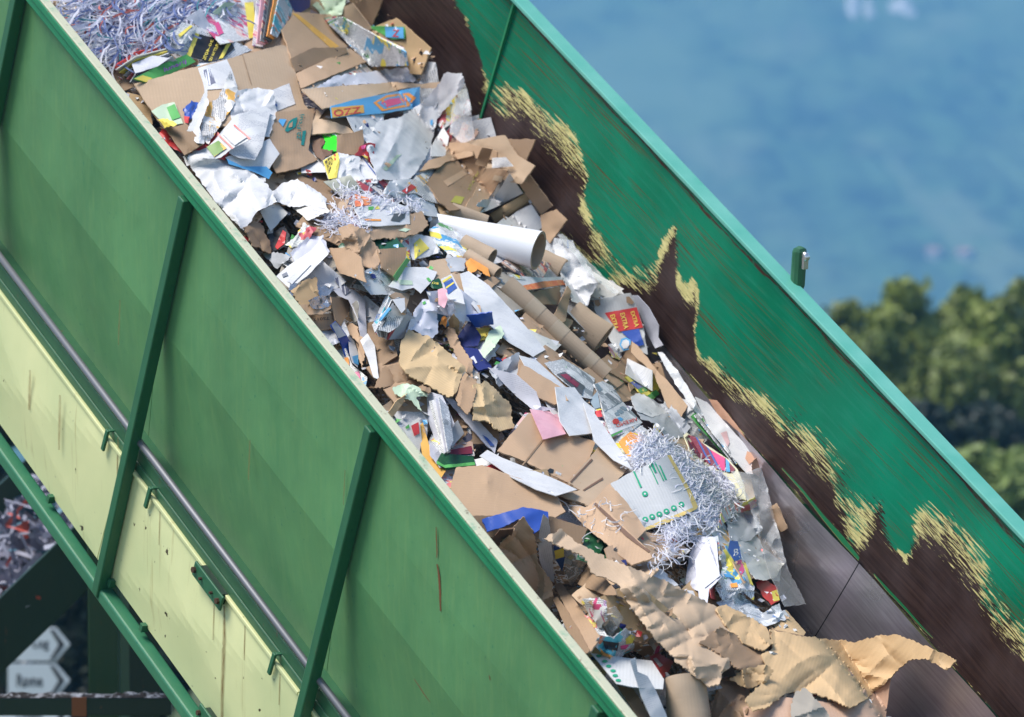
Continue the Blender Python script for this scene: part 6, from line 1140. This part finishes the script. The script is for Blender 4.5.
# ------------------------------------------------------------------ the kraft sheets at the bottom
roll('cardboard_tube', 'plain brown tube end at the bottom edge of the photo', 'tube', 10, (195, 415), 60, (215, 600), 66, .3, 'tube', wall=.1)
I(36, 'plastic_strip', 'white plastic strip standing at the bottom beside the near rim', 'plastic strip', 'flat', 'white', [(320, 455), (345, 445, .06), (355, 510), (400, 530), (440, 600), (490, 717), (430, 750), (370, 620)])
I(36, 'cardboard_piece', 'brown cardboard strip along the near rim at the bottom', 'cardboard', 'card', 'card_dark', [(262, 570), (330, 585), (370, 640), (430, 750), (380, 760)])
I(10, 'cardboard_sheet', 'peach brown cardboard panel under the tan kraft at the bottom edge', 'cardboard', 'flat', 'card_pink', [(370, 505), (470, 470), (640, 490), (815, 415, .04), (800, 540), (780, 620), (390, 620)])
I(10, 'cardboard_piece', 'crumpled brown cardboard beside the tube end at the bottom', 'cardboard', 'crush', 'card_dark', [(270, 510), (300, 420), (380, 400), (400, 480), (380, 560), (290, 600)], amp=.05)
I(10, 'cardboard_piece', 'pale ribbed cardboard flap at the bottom under the tan kraft', 'cardboard', 'crush', 'card_grey', [(515, 500), (530, 455), (562, 448), (600, 490), (640, 540), (600, 580), (520, 570)])
I(10, 'kraft_paper', 'long grey brown crumpled kraft sheet running down to the bottom', 'kraft paper', 'crush', 'card_pale', [(-230, -5, .05), (-180, -35, .06), (-140, 0, .04), (-40, 55, .03), (40, 85, .03), (150, 130), (290, 200), (330, 270), (345, 330), (350, 370), (310, 400), (300, 432, .05), (270, 442, .06), (190, 385, .07), (100, 290, .08), (40, 210, .08), (-10, 130, .07), (-80, 100, .06), (-110, 50, .06)], amp=.05, sc=6, lift=.02)
I(10, 'kraft_paper', 'torn brown layers between the long kraft and the tan kraft', 'kraft paper', 'crush', 'card_dark', [(240, 310), (300, 260), (400, 310), (450, 330), (430, 400), (360, 390), (300, 340)], amp=.05)
I(10, 'kraft_paper', 'upright tan kraft fold left of the large tan kraft', 'kraft paper', 'crush', 'kraft', [(283, 205), (320, 193, .04), (380, 225), (440, 262), (462, 312), (430, 332), (370, 310), (310, 250)], amp=.05)
I(10, 'kraft_paper', 'large tan crumpled kraft sheet with a pointed tip over the bare steel', 'kraft paper', 'crush', 'kraft', [(452, 268), (520, 285), (700, 308), (780, 288), (832, 284, .05), (930, 322, .10), (1012, 360, .14), (985, 392, .12), (920, 356, .10), (870, 362, .08), (820, 410), (790, 440), (740, 480), (692, 505, .05), (640, 480), (560, 455), (500, 462), (440, 505, .05), (400, 515, .06), (378, 480, .05), (420, 440), (445, 385), (425, 345), (460, 325)], amp=.05, sc=5, lift=.03)
I(10, 'kraft_paper', 'small torn kraft curl at the left end of the large tan kraft', 'kraft paper', 'crush', 'kraft', [(330, 420), (370, 390), (440, 375, .05), (462, 390, .06), (440, 430), (400, 445), (370, 440)], amp=.06)
# ------------------------------------------------------------------ labels for the loose lower sheets, from what they lie between
CW = {'card': 'mid brown', 'card_dark': 'dark brown', 'card_pale': 'pale brown', 'kraft': 'tan', 'card_grey': 'grey brown', 'white': 'plain white', 'white_print': 'printed white', 'lilac': 'lilac white', 'offwhite': 'off white', 'news': 'grey', 'news2': 'blue grey', 'newsred': 'reddish', 'mag1': 'red and yellow', 'mag2': 'blue', 'mag3': 'green', 'mag4': 'dark', 'mag5': 'orange and pink', 'mag6': 'turquoise', 'blue': 'blue', 'red': 'red', 'dkgreen': 'dark green', 'foil': 'silver', 'black': 'black', 'skyblue': 'sky blue'}
KW = {'brown cardboard scrap': 'cardboard scrap', 'white paper sheet': 'paper sheet', 'crumpled white paper': 'crumpled paper', 'grey newspaper page': 'newspaper page', 'colourful magazine page': 'magazine page', 'packaging scrap': 'packaging scrap'}
infr = (GX > 0) & (GX < 1024) & (GY > 0) & (GY < 717) & (GX > 50 + .823 * GY + 8)
used = set(); LM = [(i, it) for i, it in enumerate(ITEMS) if it['label'] and it['label'] and (IDB == i).sum() > 40 and it['o'].parent is None]
STOP = set('with lying in beside below under above running standing hanging at behind draped leaning of between just on near directly poking pointing over half across against along nearest touching bulging crossing covering sticking curling spilled lowest wedged seen trailing reading filling cut down right left inside to up from tangled laid low longest highest riding deep'.split())
def short(l):
    w_ = l.split()
    for j in range(2, len(w_)):
        if w_[j] in STOP or (j >= 3 and w_[j] in ('folded', 'open')) or (j >= 6 and w_[j] == 'and'): return ' '.join(w_[:j])
    return ' '.join(w_[:7])
_ct = {}
for q in LM: _ct[short(q[1]['label'])] = _ct.get(short(q[1]['label']), 0) + 1
LM = [q for q in LM if _ct[short(q[1]['label'])] == 1]
for i, kind, mt in FILL:
    it = ITEMS[i]; vis = ((IDB == i) & infr).sum()
    if vis < 5:
        bpy.data.objects.remove(it['o']); it['o'] = None; continue
    js, is_ = np.nonzero((IDB == i) & infr); c = np.array([gx[is_].mean(), gy[js].mean()])
    nb = sorted(LM, key=lambda q: float(np.hypot(*(q[1]['c'] - c))))
    lab = None
    for a in range(0, 6):
        for b in range(a + 1, 7):
            na, nb_ = short(nb[a][1]['label']), short(nb[b][1]['label']); 
            if na == nb_: continue
            t_ = '%s %s between %s and %s' % (CW[mt], KW[kind], na, nb_)
            if t_ not in used and len(t_.split()) <= 16: lab = t_; break
        if lab: break
    if lab is None: bpy.data.objects.remove(it['o']); it['o'] = None; continue
    used.add(lab); it['o']['label'] = lab
_j = np.unravel_index(LB.argmax(), LB.shape); print('LBmax at', gx[_j[1]], gy[_j[0]], (LB > .6).sum()); print('items', len(ITEMS), 'LBmax', float(LB.max()), 'fill', sum(1 for i, k, m_ in FILL if ITEMS[i]['o'] is not None))

if 0: [print('LAB', ITEMS[i]['o']['label']) for i, k, m_ in FILL if ITEMS[i]['o'] is not None]
# repeats of one kind share a group
_kinds = {}
for it in ITEMS:
    o = it['o']
    if o is None: continue
    while o.parent is not None: o = o.parent
    if o.get('label') and o.get('kind') is None: _kinds.setdefault(o.name.split('.')[0], set()).add(o)
for k, v in _kinds.items():
    if len(v) > 1 and k != 'inclined_conveyor':
        for o in v: o['group'] = k.replace('_', ' ') + ' pieces in the waste heap'
